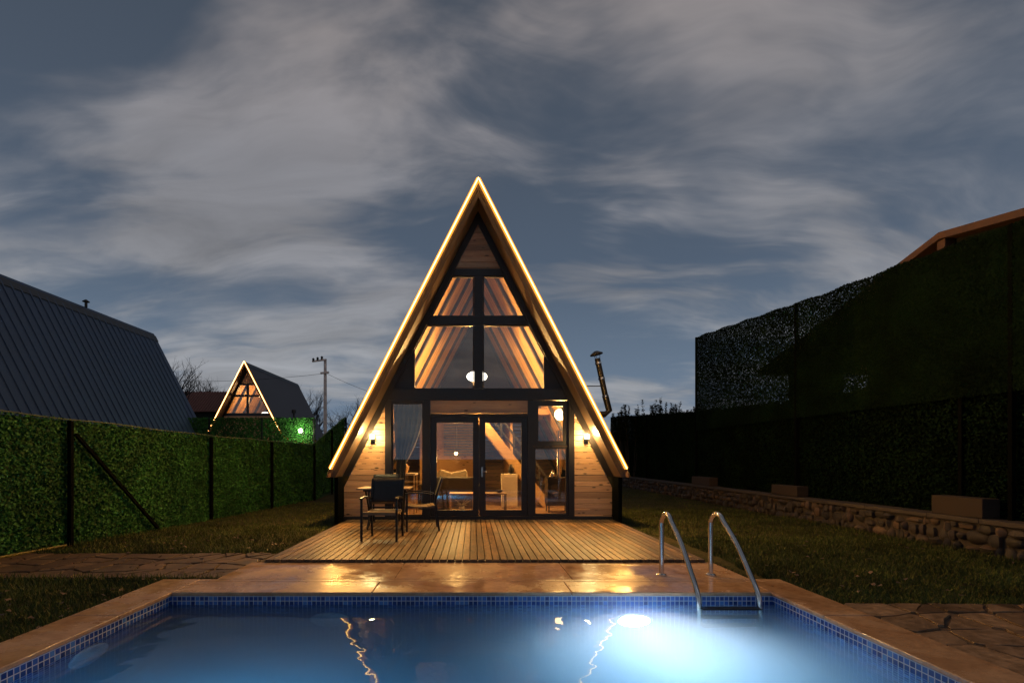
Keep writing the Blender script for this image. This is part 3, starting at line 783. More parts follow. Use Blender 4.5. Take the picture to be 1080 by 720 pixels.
for x in (xa_, xb_):
    for y in (11.75, 12.15):
        b = MB(); b.box((x-.015, y-.015, .05), (x+.015, y+.015, .52)); build('leg', b, M['oak'], ct)
b = MB(); b.box((xa_-.02, 11.72, .52), (xb_+.02, 12.18, .55)); build('tabletop', b, M['oak'], ct)
b = MB(); b.box((xa_+.02, 11.74, .10), (xb_-.02, 12.16, .125)); build('shelf', b, M['oak'], ct)
pl = thing('potted_plant', 'low spiky plant standing inside the frame table', 'plant', ((xa_+xb_)/2, 11.95, .125))
b = MB(); b.lathe([(.05, 0), (.075, .02), (.08, .08), (.07, .085)], ((xa_+xb_)/2, 11.95, .126), 16); build('pot', b, M['white'], pl)
b = MB()
for i in range(34):
    a = random.uniform(0, 6.28); l = random.uniform(.12, .3); c = Vector(((xa_+xb_)/2, 11.95, .2)); q = c+Vector((math.cos(a)*l*.8, math.sin(a)*l*.5, l*random.uniform(.15, .9)))
    b.tube([c, c.lerp(q, .5)+Vector((0, 0, .03)), q], [.008, .008, .002], 4)
build('leaves', b, simple('pale_leaves', (.45, .42, .30), .6), pl)
cbx = thing('cabinet', 'cream panel cabinet under the stairs behind the right glass door', 'cabinet', (.95, 12.9, .05))
xa_, xb_ = at(529, 0, 12.9).x, at(546, 0, 12.9).x
b = MB(); b.box((xa_, 12.95, .06), (xb_, 13.15, .98)); build('body', b, M['white'], cbx, bevel=.01)
b = MB(); b.box((xa_+.03, 12.935, .12), (xb_-.03, 12.949, .93)); build('door', b, M['white'], cbx, bevel=.004)
b = MB(); b.lathe([(.07, 0), (.09, .1), (.05, .22), (.03, .26)], ((xa_+xb_)/2+.05, 13.05, .982), 14); tag(build('vase', b, M['black'], smooth=True), 'dark vase standing on the cream cabinet under the stairs', 'vase')
sd_ = thing('side_table', 'small dark side table behind the right glass door', 'side table', (.6, 12.3, .05))
xa_, xb_ = at(511, 0, 12.2).x, at(534, 0, 12.2).x
b = MB(); b.box((xa_, 12.0, .50), (xb_, 12.5, .53)); build('tabletop', b, M['tablep'], sd_)
for x in (xa_+.02, xb_-.02):
    for y in (12.02, 12.48):
        b = MB(); b.box((x-.012, y-.012, .05), (x+.012, y+.012, .50)); build('leg', b, M['black'], sd_)
b = MB(); b.lathe([(.03, 0), (.08, .03), (.09, .07), (.08, .075)], ((xa_+xb_)/2+.1, 12.2, .531), 14); tag(build('bowl', b, M['black'], smooth=True), 'small dark bowl on the side table behind the right glass door', 'bowl')
stv = thing('wood_stove', 'black wood stove with flue pipe behind the lower right window', 'stove', (2.15, 12.3, .05))
c0 = at(588, 0, 12.2).x
b = MB(); b.box((c0-.28, 12.0, .22), (c0+.28, 12.5, .92)); build('body', b, M['black'], stv, bevel=.02)
b = MB(); b.box((c0-.20, 11.975, .35), (c0+.20, 11.998, .75)); dd = build('door', b, M['rafter'], stv, bevel=.008)
b = MB(); b.tube([(c0-.17, 11.94, .55), (c0-.05, 11.94, .55)], .01, 8); build('handle', b, M['steel'], dd)
b = MB(); b.tube([(c0+.05, 12.25, .92), (c0+.05, 12.25, 2.1)], .065, 16); build('flue', b, M['steel'], stv, smooth=True)
for sx_ in (-.24, .24):
    for sy_ in (12.05, 12.45):
        b = MB(); b.tube([(c0+sx_, sy_, .05), (c0+sx_, sy_, .22)], .018, 8); build('leg', b, M['black'], stv)
b = MB(); b.lathe([(.06, 0), (.085, .02), (.08, .09), (.03, .13), (.02, .17)], (c0-.12, 12.2, .922), 16); tag(build('kettle', b, M['steel'], smooth=True), 'small kettle standing on the black wood stove', 'kettle')
bk = thing('bar_table', 'wooden bar table behind the tall left window', 'table', (-1.6, 11.9, .05))
xa_, xb_ = at(414, 0, 11.8).x, at(440, 0, 11.8).x
b = MB(); b.box((xa_-.1, 11.4, 1.0), (xb_, 12.0, 1.04)); build('tabletop', b, M['white'], bk)
for x in (xa_-.05, xb_-.03):
    for y in (11.43, 11.97):
        b = MB(); b.box((x-.015, y-.015, .05), (x+.015, y+.015, 1.0)); build('leg', b, M['oak'], bk)
b = MB(); b.lathe([(.05, 0), (.08, .05), (.11, .16), (.05, .22), (.03, .26)], (at(427, 0, 11.7).x, 11.7, 1.042), 16)
tag(build('table_lamp', b, M['oak'], smooth=True), 'small round brown ornament on the bar table behind the curtain', 'ornament')
# window blind at the back of the room, seen as pale slats
bl = MB(); x0, x1 = at(468, 0, 17.1).x, at(500, 0, 17.1).x
for i in range(12): bl.box((x0, 17.12, 1.5+i*.095), (x1, 17.17, 1.55+i*.095))
tag(build('window_blind', bl, simple('blind_slats', (.16, .17, .19), .6)), 'grey slatted blind on the back wall behind the left glass door', 'blind')
# curtain in the tall left window
b = MB(); nu, nv = 36, 30; vs = []
yl, yr = fx(414), fx(446)
for j in range(nv+1):
    v = j/nv; py = 425+v*(487-425)
    xr = 446.5-18.5*(v**1.9) ; xl = 414+3*(v**2)
    for i in range(nu+1):
        u = i/nu; vs.append((fx(xl+(xr-xl)*u), YW+.16+.025*math.sin(u*34+v*2), fz(py)))
for j in range(1, 14):
    v = j/13; py = 487+v*(541-487); xl = 417-3*v; xr = 428-2*math.sin(v*3)
    for i in range(nu+1):
        u = i/nu; vs.append((fx(xl+(xr-xl)*u), YW+.16+.03*math.sin(u*34+2), fz(py)))
nr = nv+1+13
b.add(vs, [(j*(nu+1)+i, j*(nu+1)+i+1, (j+1)*(nu+1)+i+1, (j+1)*(nu+1)+i) for j in range(nr-1) for i in range(nu)])
cur = build('curtain', b, M['curtain'], smooth=True)
hm = MB(); hm.tube([(fx(446.3-18.5*((j/20)**1.9)), YW+.13, fz(425+j/20*62)) for j in range(21)], .014, 6)
ho = build('hem', hm, M['white'], None); ho.parent = cur; ho.matrix_parent_inverse = Matrix.Identity(4)
tag(cur, 'grey curtain swept to the left behind the tall left window', 'curtain')
sm = cur.modifiers.new('solid', 'SOLIDIFY'); sm.thickness = .004

# wall lamps
for px, lab in ((393.5, 'glowing wall lamp on the pine wall left of the tall window'), (617.8, 'glowing wall lamp on the pine wall right of the small windows')):
    c = Vector((fx(px), YW-.12, fz(462))); s_ = 1 if px > 500 else -1
    th = thing('wall_lamp', lab, 'wall lamp', (c.x, YW, c.z), 'wall lamps on the cabin front')
    b = MB(); b.box((c.x-.05, YW-.022, c.z-.13), (c.x+.05, YW-.001, c.z+.06)); b.tube([(c.x, YW-.02, c.z-.05), (c.x, YW-.10, c.z-.07), (c.x, YW-.12, c.z-.02)], .012, 8)
    b.lathe([(.02, -.05), (.035, -.045), (.045, -.02), (.045, -.015)], (c.x, YW-.12, c.z), 14); build('bracket', b, M['black'], th)
    b = MB(); b.sphere(c+Vector((0, 0, .03)), .052, 18, 12, (1, 1, 1.15)); build('bulb', b, M['bulb'], th, smooth=True)
    light('wall_lamp_light', 'POINT', c+Vector((0, -.09, .04)), WALL_LAMP_W, (1, .70, .27), th, shadow_soft_size=.06)

# flue beside the right roof
fl = thing('chimney_pipe', 'leaning black stove chimney pipe with a cap beside the right roof slope', 'chimney pipe', tuple(at(642, 438, 13)))
b = MB(); A = at(642.5, 436, 13); T = at(630, 378, 13)
b.tube([Vector((A.x-1.3, 13, A.z-.02)), A+Vector((-.12, 0, -.02)), A+Vector((0, 0, .08)), A.lerp(T, .3)], .085, 14)
b.tube([A.lerp(T, .28), T], .075, 14); build('pipe', b, M['black'], fl, smooth=True)
for k in (.3, .62, .9):
    b = MB(); p = A.lerp(T, k); b.tube([p, p+(T-A).normalized()*.05], .088, 14); build('collar', b, M['steel'], fl)
b = MB(); u = (T-A).normalized(); b.tube([T+u*.10, T+u*.13, T+u*.20], [.17, .17, .05], 16)
for k in range(3):
    a = k*2.09; q = Vector((math.cos(a)*.07, math.sin(a)*.07, 0)); b.tube([T+q, T+q*1.3+u*.11], .008, 5)
build('cap', b, M['black'], fl)
b = MB(); p = A.lerp(T, .50); b.tube([p, p+Vector((-.75, 0, .0))], .014, 6); build('brace', b, M['black'], fl)

# ------------------------------------------------------------------ neighbour cabins
n1_ = thing('a_frame_cabin', 'dark blue grey ribbed metal A frame roof rising behind the left green fence', 'cabin', (-15.05, 17.5, 0))
roof_parts(n1_, -15.05, 12.4, 22.8, 0, M['roofm'], True, None, verge=False, lining=False, zfoot=.3)
for y in (12.9, 22.6):
    b = MB(); b.prism([(-15.05, ZA-.35), (-15.05-3.2, .35), (-15.05+3.2, .35)], y, y+.1); build('gable_wall', b, M['inner'], n1_)
b = MB(); c = Vector((-15.05, 18.8, ZA)); b.tube([c, c+Vector((0, 0, .22))], .05, 10); b.lathe([(.03, .30), (.13, .22), (.12, .205), (.02, .21)], c, 12); build('vent_cap', b, M['black'], n1_)

NX, NY, NZ = -19.35, 40.9, 2.32
n2_ = thing('a_frame_cabin', 'distant lit A frame cabin outlined by strip lights beyond the fence', 'cabin', (NX, NY, NZ))
roof_parts(n2_, NX, NY, NY+12.5, NZ, M['flat_roof'], False, M['led_far'])
def q2(px, py): p = at(px, py, NY+.6); return (p.x, p.z)
yy = NY+.6
def sc2(poly, d): 
    a1 = ZA+NZ-d*SQ
    return clip(clip(poly, (SL, 1), a1+SL*NX), (-SL, 1), a1-SL*NX)
zA = NZ
b = MB()
def hb(z0, z1, yoff=0): b.prism(sc2([(NX-4, z0+zA), (NX+4, z0+zA), (NX+4, z1+zA), (NX-4, z1+zA)], .17), yy-.03-yoff, yy+.1)
hb(5.35, 5.5); hb(4.35, 4.52, .01); hb(2.7, 2.95, .02)
b.box((NX-.10, yy-.02, zA+2.96), (NX+.10, yy+.09, zA+4.34)); b.box((NX-.10, yy-.02, zA+4.53), (NX+.10, yy+.09, zA+5.34))
build('window_frame', b, M['dark'], n2_)
b = MB(); planks(b, sc2([(NX-4, zA+5.5), (NX+4, zA+5.5), (NX+4, zA+7), (NX-4, zA+7)], .17), yy, yy+.05, h=.14); build('gable_cladding', b, M['pine'], n2_)
b = MB(); planks(b, sc2([(NX-4, zA+.05), (NX+4, zA+.05), (NX+4, zA+2.7), (NX-4, zA+2.7)], .17), yy, yy+.05, h=.14)
build('cladding', b, M['pine'], n2_)
for s_ in (-1, 1):
    b = MB(); b.prism(roof_poly(NX, ZA+NZ, NZ+1, .171, .32, s_), yy-.05, yy+.1); build('frame_beam', b, M['dark'], n2_)
    for y in (42.8, 44.6, 46.6, 48.8):
        b = MB(); b.prism(roof_poly(NX, ZA+NZ, NZ+1, .169, .32, s_), y-.09, y+.09); build('rafter', b, M['rafter'], n2_)
b = MB(); b.prism(sc2([(NX-4, zA+.05), (NX+4, zA+.05), (NX+4, zA+7), (NX-4, zA+7)], .17), NY+9, NY+9.05); build('back_wall', b, M['inner'], n2_)
b = MB()
for z0, z1 in ((4.52, 5.35), (2.95, 4.35)): b.prism(sc2([(NX-4, zA+z0), (NX+4, zA+z0), (NX+4, zA+z1), (NX-4, zA+z1)], .17), yy+.02, yy+.03)
build('pane', b, M['glass'], n2_)
light('interior_light', 'POINT', (NX+.3, 43.5, zA+4.2), 420, (1, .55, .22), n2_, shadow_soft_size=.2)
pe = thing('pendant_lamp', 'white oval lamp glowing inside the distant A frame cabin', 'pendant lamp', (NX+1.0, 42.5, zA+3.3))
b = MB(); c = at(280, 436.5, 42.2); b.sphere(c, .38, 18, 10, (1, 1, .45)); build('shade', b, M['shade_lit'], pe, smooth=True)
b = MB(); b.tube([c+Vector((0, 0, .15)), (c.x, c.y, zA+4.6)], .015, 6); build('cord', b, M['black'], pe)
b = MB(); p = at(310, 438, 43.2); b.tube([p+Vector((0, 0, -.3)), p+Vector((0, 0, .2))], .09, 8); b.tube([p+Vector((0, 0, .2)), p+Vector((0, 0, .5))], .2, 8); build('vent_cap', b, M['black'], n2_)

# ------------------------------------------------------------------ ivy fences
def lerp_tab(tab, y):
    return float(np.interp(y, [a for a, _ in tab], [b_ for _, b_ in tab]))
def leaves(mb, p0, p1, zbf, ztf, nrm, dens, size, spread, flat=.5):
    """many small folded leaves in a thin layer between p0 and p1 (plan points)"""
    p0 = np.array(p0[:2], float); p1 = np.array(p1[:2], float); L = np.linalg.norm(p1-p0)
    uu = rng.random(200); hm = np.mean([ztf(x)-zbf(x) for x in uu]); hmax = max(ztf(x)-zbf(x) for x in np.linspace(0, 1, 30))
    n = int(L*hmax*dens); u = rng.random(n)
    us = np.linspace(0, 1, 60); zb = np.interp(u, us, [zbf(x) for x in us]); zt_ = np.interp(u, us, [ztf(x) for x in us])
    z = zb+rng.random(n)*hmax; k = z < zt_+.03*rng.random(n); u, z = u[k], z[k]; n = len(u)
    xy = p0+(p1-p0)*u[:, None]
    nr = np.array(nrm, float); off = rng.uniform(-.2, 1, n)*spread
    c = np.stack([xy[:, 0]+nr[0]*off, xy[:, 1]+nr[1]*off, z], 1)
    N = np.tile(nr, (n, 1))*flat + rng.normal(0, .45, (n, 3)) + np.array([0, 0, .25]); N /= np.linalg.norm(N, axis=1)[:, None]
    T = np.cross(N, rng.normal(0, 1, (n, 3))); T /= np.linalg.norm(T, axis=1)[:, None]; Bv = np.cross(N, T)
    s_ = size*rng.uniform(.65, 1.35, n)[:, None]
    q = np.stack([c-T*s_, c-Bv*s_*.55+N*s_*.2, c+T*s_, c+Bv*s_*.55+N*s_*.2], 1)
    mb.quads(q)
def fence_thing(name, label, cat, pts, zb, zt, nrm, dens, size, mt, back, posts, post_mat='black', inset=0):
    """pts: plan polyline; zb/zt functions of the running fraction"""
    o = thing(name, label, cat, (pts[0][0], pts[0][1], zb(0)))
    b = MB()
    leaves(b, pts[0], pts[1], zb, zt, nrm, dens, size, .05)
    build('foliage', b, mt, o)
    return o
# left fence: y 4 -> 22
lx = [(4.0, -7.35), (7.04, -6.9), (8.0, -6.75), (11.4, -6.26), (16.9, -5.63), (22.0, -5.87)]
lzt = [(4.0, 2.1), (7.04, 2.07), (11.4, 1.92), (16.9, 1.87), (22.0, 3.25)]
def LX(y): return lerp_tab(lx, y)
def LZ(y): return lerp_tab(lzt, y)
lf = thing('ivy_fence', 'long green artificial ivy fence with dark posts along the left lawn', 'fence', (-6.9, 8, -.07))
segs = [4.0, 8.0, 11.4, 14.1, 16.9, 19.4, 22.0]
fb = MB(); bb = MB()
for a_, c_ in zip(segs[:-1], segs[1:]):
    for y0, y1 in ((a_, (a_+c_)/2), ((a_+c_)/2, c_)):
        p0 = (LX(y0), y0); p1 = (LX(y1), y1)
        d = Vector((p1[0]-p0[0], p1[1]-p0[1])).normalized(); nr = (d.y, -d.x, 0)
        zt0, zt1 = LZ(y0), LZ(y1)
        leaves(fb, p0, p1, lambda u: -.06 if y0 < 17 else .05, lambda u, a=zt0, c=zt1: a+(c-a)*u, nr, 2700 if y0 < 12 else 1000, .027 if y0 < 12 else .040, .045)
        zb0 = -.1
        q = [(p0[0]-.0, p0[1]), (p1[0], p1[1]), (p1[0]-nr[0]*.02, p1[1]-nr[1]*.02), (p0[0]-nr[0]*.02, p0[1]-nr[1]*.02)]
        vs = [(x, y, zb0) for x, y in q]+[(q[0][0], q[0][1], zt0-.015), (q[1][0], q[1][1], zt1-.015), (q[2][0], q[2][1], zt1-.015), (q[3][0], q[3][1], zt0-.015)]
        bb.add(vs, [(0, 3, 2, 1), (4, 5, 6, 7), (0, 1, 5, 4), (1, 2, 6, 5), (2, 3, 7, 6), (3, 0, 4, 7)])
tag(build('foliage', fb, M['ivy'], lf), kind='stuff'); build('backing', bb, M['backing'], lf)
for y in segs:
    b = MB(); x = LX(y)+.09; b.box((x-.03, y-.03, -.1), (x+.03, y+.03, LZ(y)-.02)); build('post', b, M['postd'], lf)
b = MB(); b.beam((LX(8.05)+.12, 8.06, 1.80), (LX(9.75)+.14, 9.75, .0), .05, .05); build('brace', b, M['postd'], lf)
b = MB(); b.tube([(LX(y)+.04, y, LZ(y)+.015+.01*math.sin(y*3)) for y in np.linspace(4, 22, 60)], .009, 5); build('top_wire', b, simple('fence_wire', (.10, .12, .05), .6), lf)
b = MB(); b.tube([(LX(y)+.12, y, -.02) for y in np.linspace(4, 7.9, 12)], .02, 6); build('base_edging', b, simple('yellow_edging', (.14, .11, .02), .7), lf)
# far fence
ff = thing('ivy_fence', 'far dark green ivy fence in front of the distant lit cabin', 'fence', (-10, 22, .1))
b = MB(); leaves(b, (-14.5, 22.05), (-7.2, 22.05), lambda u: .3, lambda u: 3.24, (0, -1, 0), 1500, .05, .05); tag(build('foliage', b, M['ivy'], ff), kind='stuff')
for x in (-14.4, -12.0, -9.6, -7.25):
    b = MB(); b.box((x-.03, 21.97, 0), (x+.03, 22.02, 3.25)); build('post', b, M['black'], ff)
gl = thing('garden_lamp', 'bright garden bulb fixed on the far green fence', 'garden lamp', tuple(at(317, 454, 21.8)))
c = at(317, 454, 21.75); b = MB(); b.sphere(c, .085, 16, 10); build('bulb', b, M['green_bulb'], gl, smooth=True)
b = MB(); b.tube([c+Vector((0, .02, -.08)), c+Vector((0, .28, -.12))], .02, 8); b.box((c.x-.06, c.y+.25, c.z-.2), (c.x+.06, c.y+.27, c.z-.03)); build('bracket', b, M['black'], gl)
light('garden_lamp_light', 'POINT', c+Vector((0, -.15, 0)), 75, (.85, 1, .45), gl, shadow_soft_size=.08)

# right retaining wall of field stone
rw = thing('stone_wall', 'low fieldstone retaining wall with flat cap along the right lawn', 'stone wall', (7.9, 14, -.07))
WX = 7.75
b = MB(); b.box((WX+.04, 4.0, -.15), (WX+.42, 29, .40)); build('mortar_core', b, M['mortar'], rw)
def stone(mb, c, sx, sy, sz, r):
    vs = []; nlat, nlon = 5, 8
    a, bb_, d = [r.uniform(0, 6.28) for _ in range(3)]
    for i in range(nlat+1):
        th_ = math.pi*i/nlat
        for j in range(nlon):
            ph = 2*math.pi*j/nlon
            v = Vector((math.sin(th_)*math.cos(ph), math.sin(th_)*math.sin(ph), math.cos(th_)))
            k = 1+.16*math.sin(2.3*v.x+a)+.14*math.sin(3.1*v.y+bb_)+.12*math.sin(2.7*v.z+d)
            v = Vector([math.copysign(abs(t_)**.86, t_) for t_ in v])
            vs.append((c[0]+v.x*sx*k, c[1]+v.y*sy*k, c[2]+v.z*sz*k))
    mb.add(vs, [(i*nlon+j, (i+1)*nlon+j, (i+1)*nlon+(j+1) % nlon, i*nlon+(j+1) % nlon) for i in range(nlat) for j in range(nlon)])
r = random.Random(4); b = MB()
for row, (zc_, hh) in enumerate(((.0, .10), (.17, .095), (.32, .075))):
    y = 4.0+row*.1
    while y < 29:
        L_ = r.choice((.10, .15, .20, .27))*r.uniform(.85, 1.15); stone(b, (WX+.05+r.uniform(-.03, .02), y+L_/2, zc_+r.uniform(-.035, .03)), .06+r.uniform(0, .04), L_*.5, hh*r.uniform(.7, 1.15), r); y += L_*1.0+.015
sw = build('stones', b, M['rock'], rw, smooth=True)
b = MB(); y = 4.0
while y < 29:
    L_ = r.uniform(.8, 1.4); b.box((WX-.03, y, .402), (WX+.46, y+L_-.006, .47+r.uniform(-.006, .006))); y += L_
build('cap', b, M['cap'], rw, bevel=.01)
# blocks on the wall
for y0, y1, zt_, lab in ((7.38, 8.2, .78, 'brown rectangular block on the stone wall, nearest to the pool ladder'), (11.6, 12.6, .72, 'dim brown block on the stone wall, middle of the three'), (15.9, 17.2, .76, 'dim reddish block on the stone wall, farthest of the three')):
    b = MB(); b.box((WX+.02, y0, .478), (WX+.30, y1, zt_)); tag(build('stone_block', b, M['block'], bevel=.012), lab, 'block', 'blocks on the stone wall')
# low hedge screen on wall
def hz(y): return lerp_tab([(4, 2.4), (9, 2.7), (17.4, 3.1), (28.4, 3.8)], y)
HX = 8.12
hd = thing('ivy_fence', 'almost black ivy fence standing behind the low stone wall', 'fence', (HX, 14, .4))
b = MB(); leaves(b, (HX, 4.5), (HX, 28.4), lambda u: .45, lambda u: hz(4.5+u*23.9), (-1, 0, 0), 1500, .030, .05); tag(build('foliage', b, M['ivy_unlit'], hd), kind='stuff')
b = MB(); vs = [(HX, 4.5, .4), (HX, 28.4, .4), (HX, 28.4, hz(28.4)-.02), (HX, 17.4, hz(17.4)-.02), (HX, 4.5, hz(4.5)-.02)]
vs += [(x+.02, y, z) for x, y, z in vs]; b.add(vs, [(0, 4, 3, 2, 1), (5, 6, 7, 8, 9)]+[(i, (i+1) % 5, (i+1) % 5+5, i+5) for i in range(5)]); build('backing', b, M['backing_unlit'], hd)
for y in (8, 12, 17.5, 22.5, 28.3):
    b = MB(); b.box((HX-.07, y-.03, .44), (HX-.02, y+.03, hz(y))); build('post', b, M['postd'], hd)
# tall see-through ivy screen
def tz(y): return lerp_tab([(4.5, 4.72), (7, 4.86), (9.69, 5.05), (11, 5.13), (17.4, 5.73)], y)+.02*math.sin(y*5)
ts = thing('ivy_screen', 'tall see through ivy mesh screen rising above the right hedge', 'screen', (8.0, 12, 3))
b = MB(); leaves(b, (8.02, 4.5), (8.02, 17.35), lambda u: 2.4, lambda u: tz(4.5+u*12.85), (-1, 0, 0), 10500, .0185, .03, flat=1.4); tag(build('foliage', b, M['ivy_unlit'], ts), kind='stuff')
for y in (17.38, 12.0, 7.2):
    b = MB(); b.box((7.99, y-.03, .4), (8.05, y+.03, tz(y)+.03)); build('post', b, M['postd'], ts)
b = MB(); b.tube([(8.02, y, tz(y)) for y in np.linspace(4.5, 17.4, 50)], .012, 5); build('top_wire', b, M['black'], ts)
# house behind the screen
rh = thing('gabled_house', 'dark house with shallow gable and brown fascia behind the tall ivy screen', 'house', (9.2, 9.6, 0))
def rz(y): return 5.74-(y-9.3)*.273 if y > 9.3 else 5.74-(9.3-y)*.19
b = MB()
for ya_, yb2 in ((9.302, 15.2), (3.6, 9.298)):
    vs = [(8.95, ya_, rz(ya_)-.13), (8.95, yb2, rz(yb2)-.13), (8.95, yb2, rz(yb2)), (8.95, ya_, rz(ya_))]
    vs += [(16.5, y, z) for _, y, z in vs]
    b.add(vs, [(0, 1, 2, 3), (7, 6, 5, 4), (0, 4, 5, 1), (1, 5, 6, 2), (2, 6, 7, 3), (3, 7, 4, 0)])
ro = build('roof', b, M['rust'], rh)
b = MB()
for y0, y1 in ((3.8, 9.3), (9.302, 11.28), (12.2, 14.1)):
    vs = [(9.2, y0, 0), (9.2, y1, 0), (9.2, y1, rz(y1)-.14), (9.2, y0, rz(y0)-.14)]; vs += [(9.35, y, z) for _, y, z in vs]
    b.add(vs, [(0, 1, 2, 3), (7, 6, 5, 4), (0, 4, 5, 1), (1, 5, 6, 2), (2, 6, 7, 3), (3, 7, 4, 0)])
b.box((9.2, 11.282, 0), (9.35, 12.198, 3.02))
vs = [(9.2, 11.282, 3.62), (9.2, 12.198, 3.62), (9.2, 12.198, rz(12.2)-.14), (9.2, 11.282, rz(11.28)-.14)]; vs += [(9.35, y, z) for _, y, z in vs]
b.add(vs, [(0, 1, 2, 3), (7, 6, 5, 4), (0, 4, 5, 1), (1, 5, 6, 2), (2, 6, 7, 3), (3, 7, 4, 0)])
build('gable_wall', b, M['plaster'], rh)
b = MB(); b.box((9.0, 9.22, 5.42), (9.19, 9.38, 5.59)); build('ridge_beam', b, M['rust'], rh)
for x, y in ((16, 14.6), (16, 4.2), (12.5, 14.6)):
    b = MB(); b.box((x-.08, y-.08, -.1), (x+.08, y+.08, rz(y)-.14)); build('column', b, M['plaster'], rh)

# ------------------------------------------------------------------ background
# utility pole
up = thing('utility_pole', 'slim concrete utility pole with a crossarm and three insulators', 'utility pole', tuple(at(343, 445, 30)))
b = MB(); T = at(343, 379, 30); b.tube([(T.x, 30, .2), (T.x, 30, T.z)], [.13, .09], 8); build('pole', b, M['conc'], up)
b = MB(); b.beam(at(330, 381.5, 30)+Vector((0, -.12, 0)), at(345, 379.5, 30)+Vector((0, -.12, 0)), .09, .09); b.beam(at(338, 393.5, 29.85), at(347, 392.5, 29.85), .08, .12); build('crossarm', b, M['conc'], up)
for px, py in ((330.5, 379.5), (335, 378.5), (339.5, 377.5)):
    b = MB(); p = at(px, py, 29.88); b.lathe([(.04, -.1), (.09, -.06), (.05, 0), (.09, .04), (.03, .12)], p, 10); build('insulator', b, M['black'], up)
def wire(p, q, sag, lab):
    pts = [p.lerp(q, i/24)-Vector((0, 0, sag*4*(i/24)*(1-i/24))) for i in range(25)]
    b = MB(); b.tube(pts, .010, 4); tag(build('power_cable', b, M['rafter']), lab, 'cable', 'cables on the utility pole')
wire(at(340, 394, 29.9), at(60, 391, 34), .6, 'thin cable running left from the utility pole')
wire(at(345, 394, 29.9), at(470, 428, 36), .5, 'thin cable dropping right from the utility pole')
# red tiled house
rt = thing('tiled_house', 'low house with a red brown tiled roof left of the distant cabin', 'house', (-33, 62, 1.9))
b = MB(); y0, y1 = 60, 67; zr = at(0, 413, 63.5).z; ze = at(0, 434, 60).z; xa_, xb_ = at(180, 0, 60).x-5, at(252, 0, 60).x
vs = [(xa_, y0, ze), (xb_, y0, ze), (xb_-1.5, 63.5, zr), (xa_+4, 63.5, zr), (xa_, y1, ze), (xb_, y1, ze)]
b.add(vs, [(0, 1, 2, 3), (5, 4, 3, 2), (1, 5, 2), (4, 0, 3), (0, 4, 5, 1)])
k = xa_+.3
while k < xb_-1.6:
    tt = min(1, (k-xa_)/4); b.beam((k, y0-.05, ze+.02), (min(k+.0, xb_-1.6), y0+3.5*tt, ze+(zr-ze)*tt+.03), .12, .08); k += .35
build('roof', b, M['tileroof'], rt)
b = MB(); b.box((xa_+.4, y0+.4, 1.9), (xb_-.4, y1-.4, ze-.02)); build('wall', b, M['plaster'], rt)
# bare trees
def bare_tree(px, Y, ytop, spread, seed, lab, n0=5, twig=.012):
    r = random.Random(seed); base = at(px, VY, Y); base.z = gh(base.x, Y)-.05; top = at(px, ytop, Y).z; H = top-base.z
    tr = thing('bare_tree', lab, 'tree', tuple(base), 'bare trees beyond the fences')
    b = MB(); lb = MB()
    b.tube([base, base+Vector((.05*H*r.uniform(-1, 1), 0, H*.25)), base+Vector((.08*H*r.uniform(-1, 1), 0, H*.5))], [.03*H, .022*H, .014*H], 7)
    def br(p, d, L, rad, dep):
        q = p+d*L; mid = p.lerp(q, .5)+Vector((r.uniform(-.08, .08), r.uniform(-.08, .08), .03))*L
        lb.tube([p, mid, q], [rad, rad*.75, rad*.45], 4 if dep else 3, caps=False)
        if dep < 4:
            for _ in range(3 if dep < 3 else 2):
                dd_ = (d+Vector((r.uniform(-.8, .8), r.uniform(-.8, .8), r.uniform(-.1, .6)))).normalized()
                br(p.lerp(q, r.uniform(.4, 1)), dd_, L*r.uniform(.5, .8), rad*.5, dep+1)
    for i in range(n0):
        p = base+Vector((0, 0, H*r.uniform(.18, .5))); a = r.uniform(0, 6.28); d = Vector((math.cos(a)*spread, math.sin(a)*spread, 1)).normalized(); br(p, d, H*r.uniform(.22, .34), .011*H, 0)
    build('trunk', b, M['bark'], tr); build('branches', lb, M['bark'], tr)
bare_tree(226, 75, 388, .45, 3, 'tallest bare tree, left of the distant lit cabin', 9)
bare_tree(208, 80, 402, .6, 8, 'smaller bare tree over the red tiled roof', 7)
bare_tree(183, 50, 375, .6, 5, 'bare tree showing at the lower end of the blue grey roof', 7)
bare_tree(324, 60, 410, .7, 12, 'bare tree showing right of the distant lit cabin', 8)
bare_tree(333, 66, 417, .8, 33, 'low bare tree just left of the utility pole', 8)
bare_tree(356, 58, 427, .9, 21, 'low bare tree right of the utility pole', 8)
bare_tree(372, 64, 418, .9, 28, 'bare tree against the left slope of the large cabin', 9)
bare_tree(388, 70, 424, .9, 29, 'bare tree half hidden behind the left slope of the large cabin', 8)
